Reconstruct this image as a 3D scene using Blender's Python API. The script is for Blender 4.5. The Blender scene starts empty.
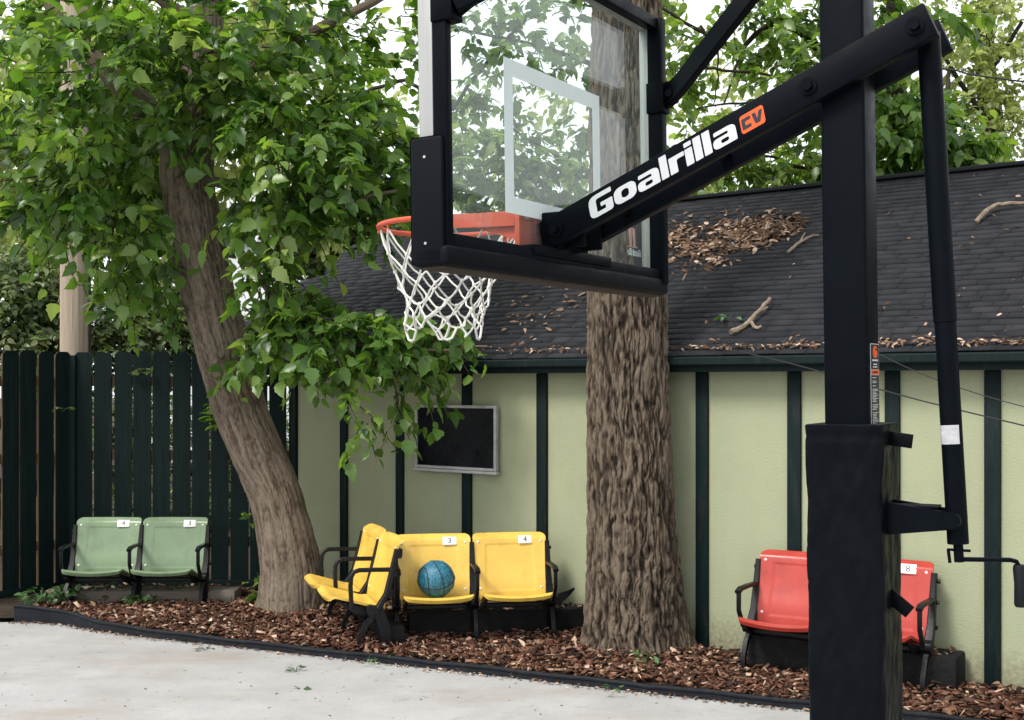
import bpy, bmesh, math, random
import numpy as np
from mathutils import Vector, Matrix

random.seed(7)
RNG = np.random.default_rng(11)
SC = bpy.context.scene
COL = SC.collection
R = math.radians
F = 1214.0          # focal length in picture widths of 1024
CH = 1.62           # eye height
HZ = 385.0          # horizon row


# ------------------------------------------------------------------ helpers
def pw(px, py, Y):
    """a point of the place, read off the photograph, at distance Y"""
    return Vector(((px - 512) / F * Y, Y, CH - (py - HZ) / F * Y))


def gnd(px, py, z=0.0):
    Y = F * (CH - z) / (py - HZ)
    return Vector(((px - 512) / F * Y, Y, z))


def link(o, parent=None):
    COL.objects.link(o)
    if parent is not None:
        o.parent = parent
    return o


def tag(o, label=None, cat=None, group=None, kind=None):
    if label: o['label'] = label
    if cat: o['category'] = cat
    if group: o['group'] = group
    if kind: o['kind'] = kind
    return o


def empty(name, loc=(0, 0, 0), rz=0.0):
    o = bpy.data.objects.new(name, None)
    o.location = loc
    o.rotation_euler = (0, 0, rz)
    o.empty_display_size = 0.1
    return link(o)


def mesh_np(name, V, Fq, material=None, parent=None, smooth=False, rnd=None):
    """vectorised mesh from vertex array and an (n,k) face array"""
    V = np.asarray(V, dtype=np.float32)
    Fq = np.asarray(Fq, dtype=np.int32)
    me = bpy.data.meshes.new(name)
    n, k = Fq.shape
    me.vertices.add(len(V))
    me.vertices.foreach_set('co', V.ravel())
    me.loops.add(n * k)
    me.loops.foreach_set('vertex_index', Fq.ravel())
    me.polygons.add(n)
    me.polygons.foreach_set('loop_start', np.arange(0, n * k, k, dtype=np.int32))
    me.polygons.foreach_set('loop_total', np.full(n, k, dtype=np.int32))
    if smooth:
        me.polygons.foreach_set('use_smooth', np.ones(n, dtype=bool))
    me.update(calc_edges=True)
    if rnd is not None:
        a = me.attributes.new('rnd', 'FLOAT', 'POINT')
        a.data.foreach_set('value', np.asarray(rnd, dtype=np.float32))
    o = bpy.data.objects.new(name, me)
    if material: me.materials.append(material)
    return link(o, parent)


class MB:
    """collects solid shapes into one mesh"""
    def __init__(self):
        self.bm = bmesh.new()

    def _xf(self, verts, M):
        bmesh.ops.transform(self.bm, matrix=M, verts=verts)

    def box(self, lo, hi, bev=0.0, M=None, seg=2):
        lo, hi = Vector(lo), Vector(hi)
        r = bmesh.ops.create_cube(self.bm, size=1.0)
        vs = r['verts']
        d = hi - lo
        self._xf(vs, Matrix.Translation((lo + hi) / 2) @ Matrix.Diagonal((d.x, d.y, d.z, 1)))
        if bev > 0:
            es = list({e for v in vs for e in v.link_edges})
            rr = bmesh.ops.bevel(self.bm, geom=es, offset=bev, segments=seg, affect='EDGES', profile=0.5)
            vs = list({v for f in rr['faces'] for v in f.verts} | {v for v in vs if v.is_valid})
            # everything connected
            st, seen = list(vs), set(vs)
            while st:
                v = st.pop()
                for e in v.link_edges:
                    w = e.other_vert(v)
                    if w not in seen:
                        seen.add(w); st.append(w)
            vs = list(seen)
        if M is not None: self._xf(vs, M)
        return self

    def prism(self, poly, h, M=None, z0=0.0):
        """polygon in xy extruded along +z by h, then moved by M"""
        b = [self.bm.verts.new((p[0], p[1], z0)) for p in poly]
        t = [self.bm.verts.new((p[0], p[1], z0 + h)) for p in poly]
        n = len(poly)
        self.bm.faces.new(b[::-1]); self.bm.faces.new(t)
        for i in range(n):
            self.bm.faces.new((b[i], b[(i + 1) % n], t[(i + 1) % n], t[i]))
        if M is not None: self._xf(b + t, M)
        return self

    def tube(self, pts, r, n=10, caps=True, closed=False):
        pts = [Vector(p) for p in pts]
        m = len(pts)
        rs = r if isinstance(r, (list, tuple)) else [r] * m
        rings = []
        prev = None
        for i, p in enumerate(pts):
            a = pts[(i - 1) % m] if (closed or i > 0) else p
            b = pts[(i + 1) % m] if (closed or i < m - 1) else p
            t = (b - a).normalized()
            if prev is None:
                u = t.orthogonal().normalized()
            else:
                u = (prev - t * prev.dot(t)).normalized()
            prev = u
            w = t.cross(u)
            rings.append([self.bm.verts.new(p + (u * math.cos(2 * math.pi * j / n) + w * math.sin(2 * math.pi * j / n)) * rs[i]) for j in range(n)])
        for i in range(m if closed else m - 1):
            A, B = rings[i], rings[(i + 1) % m]
            for j in range(n):
                self.bm.faces.new((A[j], A[(j + 1) % n], B[(j + 1) % n], B[j]))
        if caps and not closed:
            self.bm.faces.new(rings[0][::-1]); self.bm.faces.new(rings[-1])
        return self

    def bar(self, pts, w, h, up=(0, 0, 1), bev=0.0):
        """rectangular bar along a polyline, w across, h along 'up'"""
        pts = [Vector(p) for p in pts]
        up = Vector(up)
        rings = []
        for i, p in enumerate(pts):
            a = pts[max(i - 1, 0)]; b = pts[min(i + 1, len(pts) - 1)]
            t = (b - a).normalized()
            s = t.cross(up).normalized()
            u = s.cross(t).normalized()
            ww = w[i] if isinstance(w, (list, tuple)) else w
            hh = h[i] if isinstance(h, (list, tuple)) else h
            c = min(ww, hh) * 0.18
            prof = [(-ww/2 + c, -hh/2), (ww/2 - c, -hh/2), (ww/2, -hh/2 + c), (ww/2, hh/2 - c),
                    (ww/2 - c, hh/2), (-ww/2 + c, hh/2), (-ww/2, hh/2 - c), (-ww/2, -hh/2 + c)]
            rings.append([self.bm.verts.new(p + s * x + u * y) for x, y in prof])
        n = 8
        for A, B in zip(rings[:-1], rings[1:]):
            for j in range(n):
                self.bm.faces.new((A[j], A[(j + 1) % n], B[(j + 1) % n], B[j]))
        self.bm.faces.new(rings[0][::-1]); self.bm.faces.new(rings[-1])
        return self

    def cyl(self, p0, p1, r, n=16):
        return self.tube([p0, p1], r, n)

    def sphere(self, c, r, sc=(1, 1, 1), seg=12):
        rr = bmesh.ops.create_uvsphere(self.bm, u_segments=seg, v_segments=seg // 2 + 2, radius=r)
        self._xf(rr['verts'], Matrix.Translation(c) @ Matrix.Diagonal((sc[0], sc[1], sc[2], 1)))
        return self

    def build(self, name, material, parent=None, angle=35, smooth=True):
        bmesh.ops.recalc_face_normals(self.bm, faces=self.bm.faces)
        me = bpy.data.meshes.new(name)
        self.bm.to_mesh(me); self.bm.free()
        if smooth:
            me.polygons.foreach_set('use_smooth', np.ones(len(me.polygons), dtype=bool))
            me.set_sharp_from_angle(angle=R(angle))
        me.materials.append(material)
        if 'bark' in material.name:
            a = me.attributes.new('rnd', 'FLOAT', 'POINT')
            a.data.foreach_set('value', np.clip(RNG.normal(.55, .15, len(me.vertices)), 0, 1).astype(np.float32))
        o = bpy.data.objects.new(name, me)
        return link(o, parent)


_fc = {}
def text_mesh(name, s, size, material, parent, M, depth=0.0006, bold=0.0):
    cu = bpy.data.curves.new('lettering', 'FONT')
    cu.body = s; cu.size = size; cu.extrude = depth; cu.offset = bold
    cu.align_x = 'CENTER'; cu.align_y = 'CENTER'
    t = bpy.data.objects.new('lettering_source', cu)
    me = bpy.data.meshes.new_from_object(t)
    me.transform(M)
    bpy.data.objects.remove(t)
    me.materials.clear(); me.materials.append(material)
    return link(bpy.data.objects.new(name, me), parent)


def outline_mesh(polys, depth, M, name, material, parent):
    """flat lettering: polygons (with holes, even-odd) given a little thickness"""
    cu = bpy.data.curves.new('outline', 'CURVE')
    cu.dimensions = '2D'; cu.fill_mode = 'BOTH'; cu.extrude = depth
    for p in polys:
        sp = cu.splines.new('POLY'); sp.points.add(len(p) - 1)
        for i, q in enumerate(p): sp.points[i].co = (q[0], q[1], 0, 1)
        sp.use_cyclic_u = True
    t = bpy.data.objects.new('outline_source', cu)
    me = bpy.data.meshes.new_from_object(t)
    me.transform(M)
    bpy.data.objects.remove(t)
    me.materials.clear(); me.materials.append(material)
    return link(bpy.data.objects.new(name, me), parent)


# ------------------------------------------------------------------ noise
def _hash(i, j, seed):
    h = (i.astype(np.int64) * 374761393 + j.astype(np.int64) * 668265263 + seed * 974711) & 0x7fffffff
    h = ((h ^ (h >> 13)) * 1274126177) & 0x7fffffff
    h = h ^ (h >> 16)
    return (h & 0xffff) / 65535.0


def vnoise(x, y, px=None, seed=0):
    xi = np.floor(x).astype(np.int64); yi = np.floor(y).astype(np.int64)
    fx = x - xi; fy = y - yi
    fx = fx * fx * fx * (fx * (fx * 6 - 15) + 10); fy = fy * fy * fy * (fy * (fy * 6 - 15) + 10)
    x0, x1 = (xi, xi + 1) if px is None else (xi % px, (xi + 1) % px)
    a = _hash(x0, yi, seed); b = _hash(x1, yi, seed); c = _hash(x0, yi + 1, seed); d = _hash(x1, yi + 1, seed)
    return (a * (1 - fx) + b * fx) * (1 - fy) + (c * (1 - fx) + d * fx) * fy


def fbm(x, y, px=None, seed=0, oct=4):
    s = 0; a = 0.5; t = 0
    for o in range(oct):
        k = 2 ** o
        s = s + a * vnoise(x * k, y * k, None if px is None else px * k, seed + o * 17); t += a; a *= 0.5
    return s / t


# ------------------------------------------------------------------ materials
def new_mat(name):
    m = bpy.data.materials.new(name); m.use_nodes = True
    nt = m.node_tree
    return m, nt, nt.nodes, nt.links, nt.nodes['Principled BSDF']


def ramp(nodes, stops):
    r = nodes.new('ShaderNodeValToRGB')
    el = r.color_ramp.elements
    while len(el) < len(stops): el.new(0.5)
    for e, (p, c) in zip(el, stops):
        e.position = p; e.color = (c[0], c[1], c[2], 1)
    return r


def mat(name, base, rough=0.5, spec=0.5, metal=0.0, var=0.12, scale=8.0, bump=0.0, bscale=60.0, stretch=(1, 1, 1), dirt=None, dirt_amt=0.5, dscale=3.0, coat=0.0, rvar=0.1):
    """a plain surface that is never quite uniform: mottled tone, uneven gloss, fine bump, optional dirt"""
    m, nt, N, L, b = new_mat(name)
    tc = N.new('ShaderNodeTexCoord'); mp = N.new('ShaderNodeMapping'); mp.inputs['Scale'].default_value = stretch
    L.new(tc.outputs['Object'], mp.inputs['Vector'])
    n1 = N.new('ShaderNodeTexNoise'); n1.inputs['Scale'].default_value = scale; n1.inputs['Detail'].default_value = 6
    n1.inputs['Roughness'].default_value = 0.65
    L.new(mp.outputs[0], n1.inputs['Vector'])
    lo = [max(0, c * (1 - var)) for c in base]; hi = [min(1, c * (1 + var)) for c in base]
    r = ramp(N, [(0.3, lo), (0.7, hi)])
    L.new(n1.outputs['Fac'], r.inputs[0])
    out = r.outputs[0]
    if dirt is not None:
        n2 = N.new('ShaderNodeTexNoise'); n2.inputs['Scale'].default_value = dscale; n2.inputs['Detail'].default_value = 8
        n2.inputs['Roughness'].default_value = 0.7
        L.new(mp.outputs[0], n2.inputs['Vector'])
        r2 = ramp(N, [(0.52, (0, 0, 0)), (0.75, (dirt_amt,) * 3)])
        L.new(n2.outputs['Fac'], r2.inputs[0])
        mx = N.new('ShaderNodeMixRGB'); mx.inputs[2].default_value = (*dirt, 1)
        L.new(r2.outputs[0], mx.inputs[0]); L.new(out, mx.inputs[1])
        out = mx.outputs[0]
    L.new(out, b.inputs['Base Color'])
    mr = N.new('ShaderNodeMapRange'); mr.inputs[1].default_value = 0.3; mr.inputs[2].default_value = 0.7
    mr.inputs[3].default_value = max(0.02, rough - rvar); mr.inputs[4].default_value = min(1, rough + rvar)
    L.new(n1.outputs['Fac'], mr.inputs[0]); L.new(mr.outputs[0], b.inputs['Roughness'])
    b.inputs['Specular IOR Level'].default_value = spec
    b.inputs['Metallic'].default_value = metal
    b.inputs['Coat Weight'].default_value = coat
    if bump > 0:
        n3 = N.new('ShaderNodeTexNoise'); n3.inputs['Scale'].default_value = bscale; n3.inputs['Detail'].default_value = 5
        L.new(mp.outputs[0], n3.inputs['Vector'])
        bp = N.new('ShaderNodeBump'); bp.inputs['Strength'].default_value = bump; bp.inputs['Distance'].default_value = 0.01
        L.new(n3.outputs['Fac'], bp.inputs['Height']); L.new(bp.outputs[0], b.inputs['Normal'])
    return m


def rnd_mat(name, stops, rough=0.8, spec=0.2, bump=0.0, bscale=60, noise=0.25, nscale=20):
    """tone picked per piece (shingle, chip) from a ramp, with some mottling"""
    m, nt, N, L, b = new_mat(name)
    at = N.new('ShaderNodeAttribute'); at.attribute_name = 'rnd'
    tc = N.new('ShaderNodeTexCoord')
    n1 = N.new('ShaderNodeTexNoise'); n1.inputs['Scale'].default_value = nscale; n1.inputs['Detail'].default_value = 5
    L.new(tc.outputs['Object'], n1.inputs['Vector'])
    ma = N.new('ShaderNodeMath'); ma.operation = 'MULTIPLY_ADD'
    ma.inputs[1].default_value = noise; L.new(n1.outputs['Fac'], ma.inputs[0])
    sb = N.new('ShaderNodeMath'); sb.operation = 'SUBTRACT'; sb.inputs[1].default_value = noise * 0.5
    L.new(at.outputs['Fac'], sb.inputs[0]); L.new(sb.outputs[0], ma.inputs[2])
    r = ramp(N, stops); L.new(ma.outputs[0], r.inputs[0])
    L.new(r.outputs[0], b.inputs['Base Color'])
    b.inputs['Roughness'].default_value = rough; b.inputs['Specular IOR Level'].default_value = spec
    if bump:
        n3 = N.new('ShaderNodeTexNoise'); n3.inputs['Scale'].default_value = bscale; n3.inputs['Detail'].default_value = 4
        L.new(tc.outputs['Object'], n3.inputs['Vector'])
        bp = N.new('ShaderNodeBump'); bp.inputs['Strength'].default_value = bump; bp.inputs['Distance'].default_value = 0.006
        L.new(n3.outputs['Fac'], bp.inputs['Height']); L.new(bp.outputs[0], b.inputs['Normal'])
    return m


def leaf_mat(name, stops, trans, tfac=0.4, rough=0.33, spec=0.62):
    m, nt, N, L, b = new_mat(name)
    at = N.new('ShaderNodeAttribute'); at.attribute_name = 'rnd'
    r = ramp(N, stops); L.new(at.outputs['Fac'], r.inputs[0])
    L.new(r.outputs[0], b.inputs['Base Color'])
    b.inputs['Roughness'].default_value = rough; b.inputs['Specular IOR Level'].default_value = spec
    t = N.new('ShaderNodeBsdfTranslucent')
    mx = N.new('ShaderNodeMixRGB'); mx.blend_type = 'MULTIPLY'; mx.inputs[0].default_value = 1
    mx.inputs[2].default_value = (*trans, 1); L.new(r.outputs[0], mx.inputs[1])
    L.new(mx.outputs[0], t.inputs['Color'])
    s = N.new('ShaderNodeMixShader'); s.inputs[0].default_value = tfac
    L.new(b.outputs[0], s.inputs[1]); L.new(t.outputs[0], s.inputs[2])
    L.new(s.outputs[0], N['Material Output'].inputs['Surface'])
    return m


M = {}
M['black_metal'] = mat('black_painted_steel', (0.0020, 0.0034, 0.0056), 0.46, 0.05, var=0.2, bump=0.06, bscale=220)
M['black_plastic'] = mat('black_plastic', (0.004, 0.005, 0.007), 0.55, 0.25, bump=0.1, bscale=300)
M['black_vinyl'] = mat('black_vinyl', (0.0015, 0.0025, 0.0043), 0.44, 0.08, var=0.25, scale=5, bump=0.08, bscale=60)
M['pad_foam'] = mat('edge_padding', (0.0030, 0.0042, 0.0066), 0.6, 0.08, bump=0.08, bscale=120, dirt=(0.012, 0.011, 0.010), dirt_amt=0.4)
M['cast_iron'] = mat('cast_iron', (0.0045, 0.005, 0.0065), 0.42, 0.24, var=0.3, bump=0.2, bscale=120, dirt=(0.05, 0.03, 0.02), dirt_amt=0.25, dscale=12)
M['white_paint'] = mat('white_lettering', (0.58, 0.595, 0.62), 0.5, 0.3, var=0.06, scale=25)
M['orange_paint'] = mat('orange_lettering', (0.75, 0.10, 0.02), 0.5, 0.3, var=0.06)
M['rim_orange'] = mat('rim_orange', (0.50, 0.066, 0.026), 0.45, 0.4, var=0.15, scale=20, dirt=(0.25, 0.06, 0.03), dirt_amt=0.5, dscale=18)
M['net'] = mat('net_cord', (0.66, 0.66, 0.62), 0.9, 0.1, var=0.15, scale=30, bump=0.4, bscale=400)
M['alu'] = mat('brushed_aluminium', (0.36, 0.365, 0.36), 0.42, 0.5, metal=0.35, var=0.12, scale=30, stretch=(1, 1, 0.04))
M['frost'] = mat('white_target_paint', (0.62, 0.70, 0.68), 0.6, 0.3, var=0.05)
M['steel'] = mat('galvanised_bolt', (0.5, 0.5, 0.48), 0.4, 0.5, metal=0.6, var=0.2)
M['pink_decal'] = mat('faded_red_decal', (0.75, 0.32, 0.30), 0.6, 0.3)
M['sticker_black'] = mat('sticker_black', (0.012, 0.012, 0.014), 0.4, 0.5)
M['brown_strip'] = mat('brown_pad_strip', (0.05, 0.040, 0.032), 0.85, 0.1, var=0.3, scale=20)
M['tape'] = mat('silver_tape', (0.42, 0.42, 0.44), 0.5, 0.4, var=0.25, scale=40)
M['yellow'] = mat('yellow_plastic', (0.69, 0.455, 0.082), 0.33, 0.5, var=0.07, scale=7, bump=0.04, bscale=180, dirt=(0.36, 0.19, 0.035), dirt_amt=0.6, dscale=6)
M['green'] = mat('sage_green_plastic', (0.165, 0.235, 0.135), 0.30, 0.5, var=0.08, scale=7, bump=0.04, bscale=180, dirt=(0.075, 0.10, 0.055), dirt_amt=0.6, dscale=6)
M['red'] = mat('red_plastic', (0.37, 0.040, 0.028), 0.33, 0.5, var=0.08, scale=7, bump=0.04, bscale=180, dirt=(0.19, 0.025, 0.02), dirt_amt=0.6, dscale=6)
M['plate'] = mat('white_plate', (0.72, 0.72, 0.70), 0.45, 0.4, var=0.05)
M['ink'] = mat('dark_ink', (0.03, 0.03, 0.04), 0.6, 0.2)
M['bark_rough'] = None
M['wall'] = mat('pale_green_stucco', (0.305, 0.328, 0.212), 0.85, 0.15, var=0.05, scale=2.2, bump=0.25, bscale=90, dirt=(0.25, 0.265, 0.175), dirt_amt=0.45, dscale=1.3)
M['trim'] = mat('dark_green_trim', (0.0046, 0.0114, 0.0122), 0.6, 0.13, var=0.25, scale=14, bump=0.2, bscale=60, stretch=(1, 1, 0.2), dirt=(0.05, 0.055, 0.045), dirt_amt=0.25, dscale=20)
M['fence'] = mat('dark_green_fence_paint', (0.0046, 0.0128, 0.0122), 0.62, 0.10, var=0.35, scale=9, bump=0.35, bscale=50, stretch=(3, 3, 0.15), dirt=(0.03, 0.035, 0.03), dirt_amt=0.3, dscale=10)
M['raw_wood'] = mat('unpainted_wood', (0.13, 0.085, 0.048), 0.8, 0.2, var=0.3, scale=12, stretch=(1, 1, 0.1))
M['timber'] = mat('weathered_black_timber', (0.008, 0.008, 0.009), 0.8, 0.2, var=0.5, scale=12, bump=0.5, bscale=45, dirt=(0.06, 0.045, 0.03), dirt_amt=0.5, dscale=7)
M['slab'] = mat('weathered_pale_timber', (0.17, 0.145, 0.12), 0.85, 0.2, var=0.35, scale=9, bump=0.4, bscale=40, stretch=(0.2, 1, 1), dirt=(0.05, 0.045, 0.035), dirt_amt=0.6)
M['rubber'] = mat('black_rubber_edging', (0.006, 0.0078, 0.012), 0.5, 0.22, var=0.3, bump=0.1, dirt=(0.05, 0.045, 0.035), dirt_amt=0.35, dscale=12)
M['pole'] = mat('weathered_pole_wood', (0.33, 0.272, 0.21), 0.85, 0.2, var=0.28, scale=10, bump=0.5, bscale=30, stretch=(2, 2, 0.07), dirt=(0.20, 0.12, 0.08), dirt_amt=0.6, dscale=4)
M['cable'] = mat('black_cable', (0.015, 0.015, 0.017), 0.6, 0.3)
M['house_roof'] = mat('pale_grey_roof', (0.36, 0.37, 0.38), 0.85, 0.2)
M['house_wall'] = mat('white_siding', (0.74, 0.76, 0.80), 0.7, 0.2, var=0.04)
M['window_dark'] = mat('dark_window_glass', (0.004, 0.005, 0.007), 0.25, 0.12, var=0.3)
M['grey_frame'] = mat('grey_window_frame', (0.40, 0.40, 0.39), 0.45, 0.4, metal=0.2, var=0.2, dirt=(0.12, 0.11, 0.10), dirt_amt=0.6, dscale=14)
M['soil'] = mat('dark_soil', (0.045, 0.034, 0.025), 0.95, 0.1, var=0.5, scale=6, bump=0.8, bscale=30)
M['twig'] = mat('twig_bark', (0.035, 0.028, 0.022), 0.85, 0.2, var=0.4, scale=20)
M['stick'] = mat('dead_branch_bark', (0.20, 0.158, 0.12), 0.9, 0.1, var=0.4, scale=18, bump=0.5, bscale=60)
M['strut_metal'] = M['black_metal']

M['shingle'] = rnd_mat('asphalt_shingle', [(0.0, (0.0095, 0.0105, 0.0138)), (0.5, (0.0155, 0.0165, 0.0208)), (1.0, (0.027, 0.027, 0.032))], 0.8, 0.25, bump=0.8, bscale=180, noise=0.5, nscale=6)
M['chips'] = rnd_mat('bark_mulch', [(0.0, (0.022, 0.012, 0.009)), (0.30, (0.064, 0.029, 0.019)), (0.58, (0.130, 0.058, 0.036)), (0.80, (0.225, 0.125, 0.080)), (1.0, (0.50, 0.36, 0.26))], 0.85, 0.15, noise=0.15)
M['litter'] = rnd_mat('dead_leaves', [(0.0, (0.03, 0.019, 0.013)), (0.4, (0.105, 0.062, 0.041)), (0.72, (0.25, 0.16, 0.107)), (1.0, (0.55, 0.42, 0.32))], 0.8, 0.15, noise=0.1)
M['leaf_front'] = leaf_mat('broad_green_leaf', [(0.0, (0.040, 0.102, 0.020)), (0.45, (0.108, 0.208, 0.042)), (0.8, (0.205, 0.315, 0.075)), (1.0, (0.30, 0.39, 0.125))], (1.6, 1.6, 0.6), 0.55)
M['leaf_mid'] = leaf_mat('hanging_leaf', [(0.0, (0.072, 0.135, 0.036)), (0.5, (0.165, 0.255, 0.070)), (1.0, (0.29, 0.36, 0.13))], (1.7, 1.8, 0.8), 0.55)
M['leaf_pale'] = leaf_mat('pale_yellow_green_leaf', [(0.0, (0.22, 0.28, 0.085)), (0.5, (0.34, 0.41, 0.14)), (1.0, (0.46, 0.51, 0.22))], (1.3, 1.3, 0.9), 0.55)
M['leaf_bush'] = leaf_mat('small_bush_leaf', [(0.0, (0.05, 0.085, 0.028)), (0.5, (0.12, 0.175, 0.055)), (1.0, (0.26, 0.30, 0.13))], (1.3, 1.3, 0.8), 0.4)
M['leaf_weed'] = leaf_mat('weed_leaf', [(0.0, (0.03, 0.075, 0.022)), (1.0, (0.09, 0.17, 0.06))], (1.3, 1.4, 0.8), 0.3)


def bark_mat(name, lo, mid, hi, sx, bump=0.5):
    m, nt, N, L, b = new_mat(name)
    at = N.new('ShaderNodeAttribute'); at.attribute_name = 'rnd'
    tc = N.new('ShaderNodeTexCoord'); mp = N.new('ShaderNodeMapping'); mp.inputs['Scale'].default_value = (1, 1, 0.22)
    L.new(tc.outputs['Object'], mp.inputs[0])
    n1 = N.new('ShaderNodeTexNoise'); n1.inputs['Scale'].default_value = sx; n1.inputs['Detail'].default_value = 8; n1.inputs['Roughness'].default_value = 0.7
    L.new(mp.outputs[0], n1.inputs['Vector'])
    mx = N.new('ShaderNodeMath'); mx.operation = 'MULTIPLY_ADD'; mx.inputs[1].default_value = 0.36
    sb = N.new('ShaderNodeMath'); sb.operation = 'MULTIPLY'; sb.inputs[1].default_value = 0.66
    L.new(at.outputs['Fac'], sb.inputs[0]); L.new(n1.outputs['Fac'], mx.inputs[0]); L.new(sb.outputs[0], mx.inputs[2])
    r = ramp(N, [(0.26, lo), (0.5, mid), (0.76, hi)]); L.new(mx.outputs[0], r.inputs[0])
    L.new(r.outputs[0], b.inputs['Base Color'])
    b.inputs['Roughness'].default_value = 0.9; b.inputs['Specular IOR Level'].default_value = 0.2
    bp = N.new('ShaderNodeBump'); bp.inputs['Strength'].default_value = bump; bp.inputs['Distance'].default_value = 0.012
    L.new(n1.outputs['Fac'], bp.inputs['Height']); L.new(bp.outputs[0], b.inputs['Normal'])
    return m


M['bark_rough'] = bark_mat('furrowed_bark', (0.013, 0.009, 0.0065), (0.056, 0.0415, 0.029), (0.130, 0.102, 0.075), 60, 0.5)
M['bark_smooth'] = bark_mat('fine_grey_brown_bark', (0.066, 0.050, 0.037), (0.134, 0.104, 0.078), (0.195, 0.157, 0.121), 70, 0.6)


def concrete():
    m, nt, N, L, b = new_mat('worn_concrete')
    tc = N.new('ShaderNodeTexCoord')
    def noise(s, d, st=(1, 1, 1)):
        mp = N.new('ShaderNodeMapping'); mp.inputs['Scale'].default_value = st
        L.new(tc.outputs['Object'], mp.inputs[0])
        n = N.new('ShaderNodeTexNoise'); n.inputs['Scale'].default_value = s; n.inputs['Detail'].default_value = d; n.inputs['Roughness'].default_value = 0.65
        L.new(mp.outputs[0], n.inputs['Vector']); return n
    a = noise(2.2, 8); r = ramp(N, [(0.3, (0.305, 0.301, 0.297)), (0.7, (0.385, 0.383, 0.380))]); L.new(a.outputs[0], r.inputs[0])
    s = noise(1.1, 9, (0.6, 1.5, 1)); rs = ramp(N, [(0.50, (0, 0, 0)), (0.70, (0.7,) * 3)]); L.new(s.outputs[0], rs.inputs[0])
    m1 = N.new('ShaderNodeMixRGB'); m1.inputs[2].default_value = (0.27, 0.222, 0.178, 1)
    L.new(rs.outputs[0], m1.inputs[0]); L.new(r.outputs[0], m1.inputs[1])
    f = noise(9, 10); rf = ramp(N, [(0.60, (0, 0, 0)), (0.72, (0.5,) * 3)]); L.new(f.outputs[0], rf.inputs[0])
    m2 = N.new('ShaderNodeMixRGB'); m2.inputs[2].default_value = (0.20, 0.185, 0.168, 1)
    L.new(rf.outputs[0], m2.inputs[0]); L.new(m1.outputs[0], m2.inputs[1])
    gr = noise(210, 3); rg = ramp(N, [(0.34, (0.55,) * 3), (0.44, (0, 0, 0))]); L.new(gr.outputs[0], rg.inputs[0])
    m3 = N.new('ShaderNodeMixRGB'); m3.inputs[2].default_value = (0.17, 0.16, 0.15, 1); L.new(rg.outputs[0], m3.inputs[0]); L.new(m2.outputs[0], m3.inputs[1])
    L.new(m3.outputs[0], b.inputs['Base Color'])
    b.inputs['Roughness'].default_value = 0.8; b.inputs['Specular IOR Level'].default_value = 0.3
    g = noise(120, 6); bp = N.new('ShaderNodeBump'); bp.inputs['Strength'].default_value = 0.25; bp.inputs['Distance'].default_value = 0.004
    L.new(g.outputs[0], bp.inputs['Height']); L.new(bp.outputs[0], b.inputs['Normal'])
    return m
M['concrete'] = concrete()


def wall_wear(m):
    """faint rain streaks down the stucco and mulch splashed along its foot"""
    nt = m.node_tree; N, L = nt.nodes, nt.links; b = N['Principled BSDF']
    src = b.inputs['Base Color'].links[0].from_socket
    tc = N.new('ShaderNodeTexCoord')
    mp = N.new('ShaderNodeMapping'); mp.inputs['Scale'].default_value = (9, 9, .55); L.new(tc.outputs['Object'], mp.inputs[0])
    n = N.new('ShaderNodeTexNoise'); n.inputs['Scale'].default_value = 1.6; n.inputs['Detail'].default_value = 6; L.new(mp.outputs[0], n.inputs['Vector'])
    r = ramp(N, [(.52, (0, 0, 0)), (.80, (.13,) * 3)]); L.new(n.outputs[0], r.inputs[0])
    x1 = N.new('ShaderNodeMixRGB'); x1.inputs[2].default_value = (.22, .23, .165, 1); L.new(r.outputs[0], x1.inputs[0]); L.new(src, x1.inputs[1])
    sp = N.new('ShaderNodeSeparateXYZ'); L.new(tc.outputs['Object'], sp.inputs[0])
    mr = N.new('ShaderNodeMapRange'); mr.inputs[1].default_value = .34; mr.inputs[2].default_value = .0; mr.inputs[3].default_value = 0; mr.inputs[4].default_value = 1; L.new(sp.outputs['Z'], mr.inputs[0])
    n2 = N.new('ShaderNodeTexNoise'); n2.inputs['Scale'].default_value = 38; n2.inputs['Detail'].default_value = 8; L.new(tc.outputs['Object'], n2.inputs['Vector'])
    mu = N.new('ShaderNodeMath'); mu.operation = 'MULTIPLY'; L.new(mr.outputs[0], mu.inputs[0]); L.new(n2.outputs[0], mu.inputs[1])
    r2 = ramp(N, [(.18, (0, 0, 0)), (.62, (.75,) * 3)]); L.new(mu.outputs[0], r2.inputs[0])
    x2 = N.new('ShaderNodeMixRGB'); x2.inputs[2].default_value = (.13, .10, .07, 1); L.new(r2.outputs[0], x2.inputs[0]); L.new(x1.outputs[0], x2.inputs[1])
    L.new(x2.outputs[0], b.inputs['Base Color'])
wall_wear(M['wall'])



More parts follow.
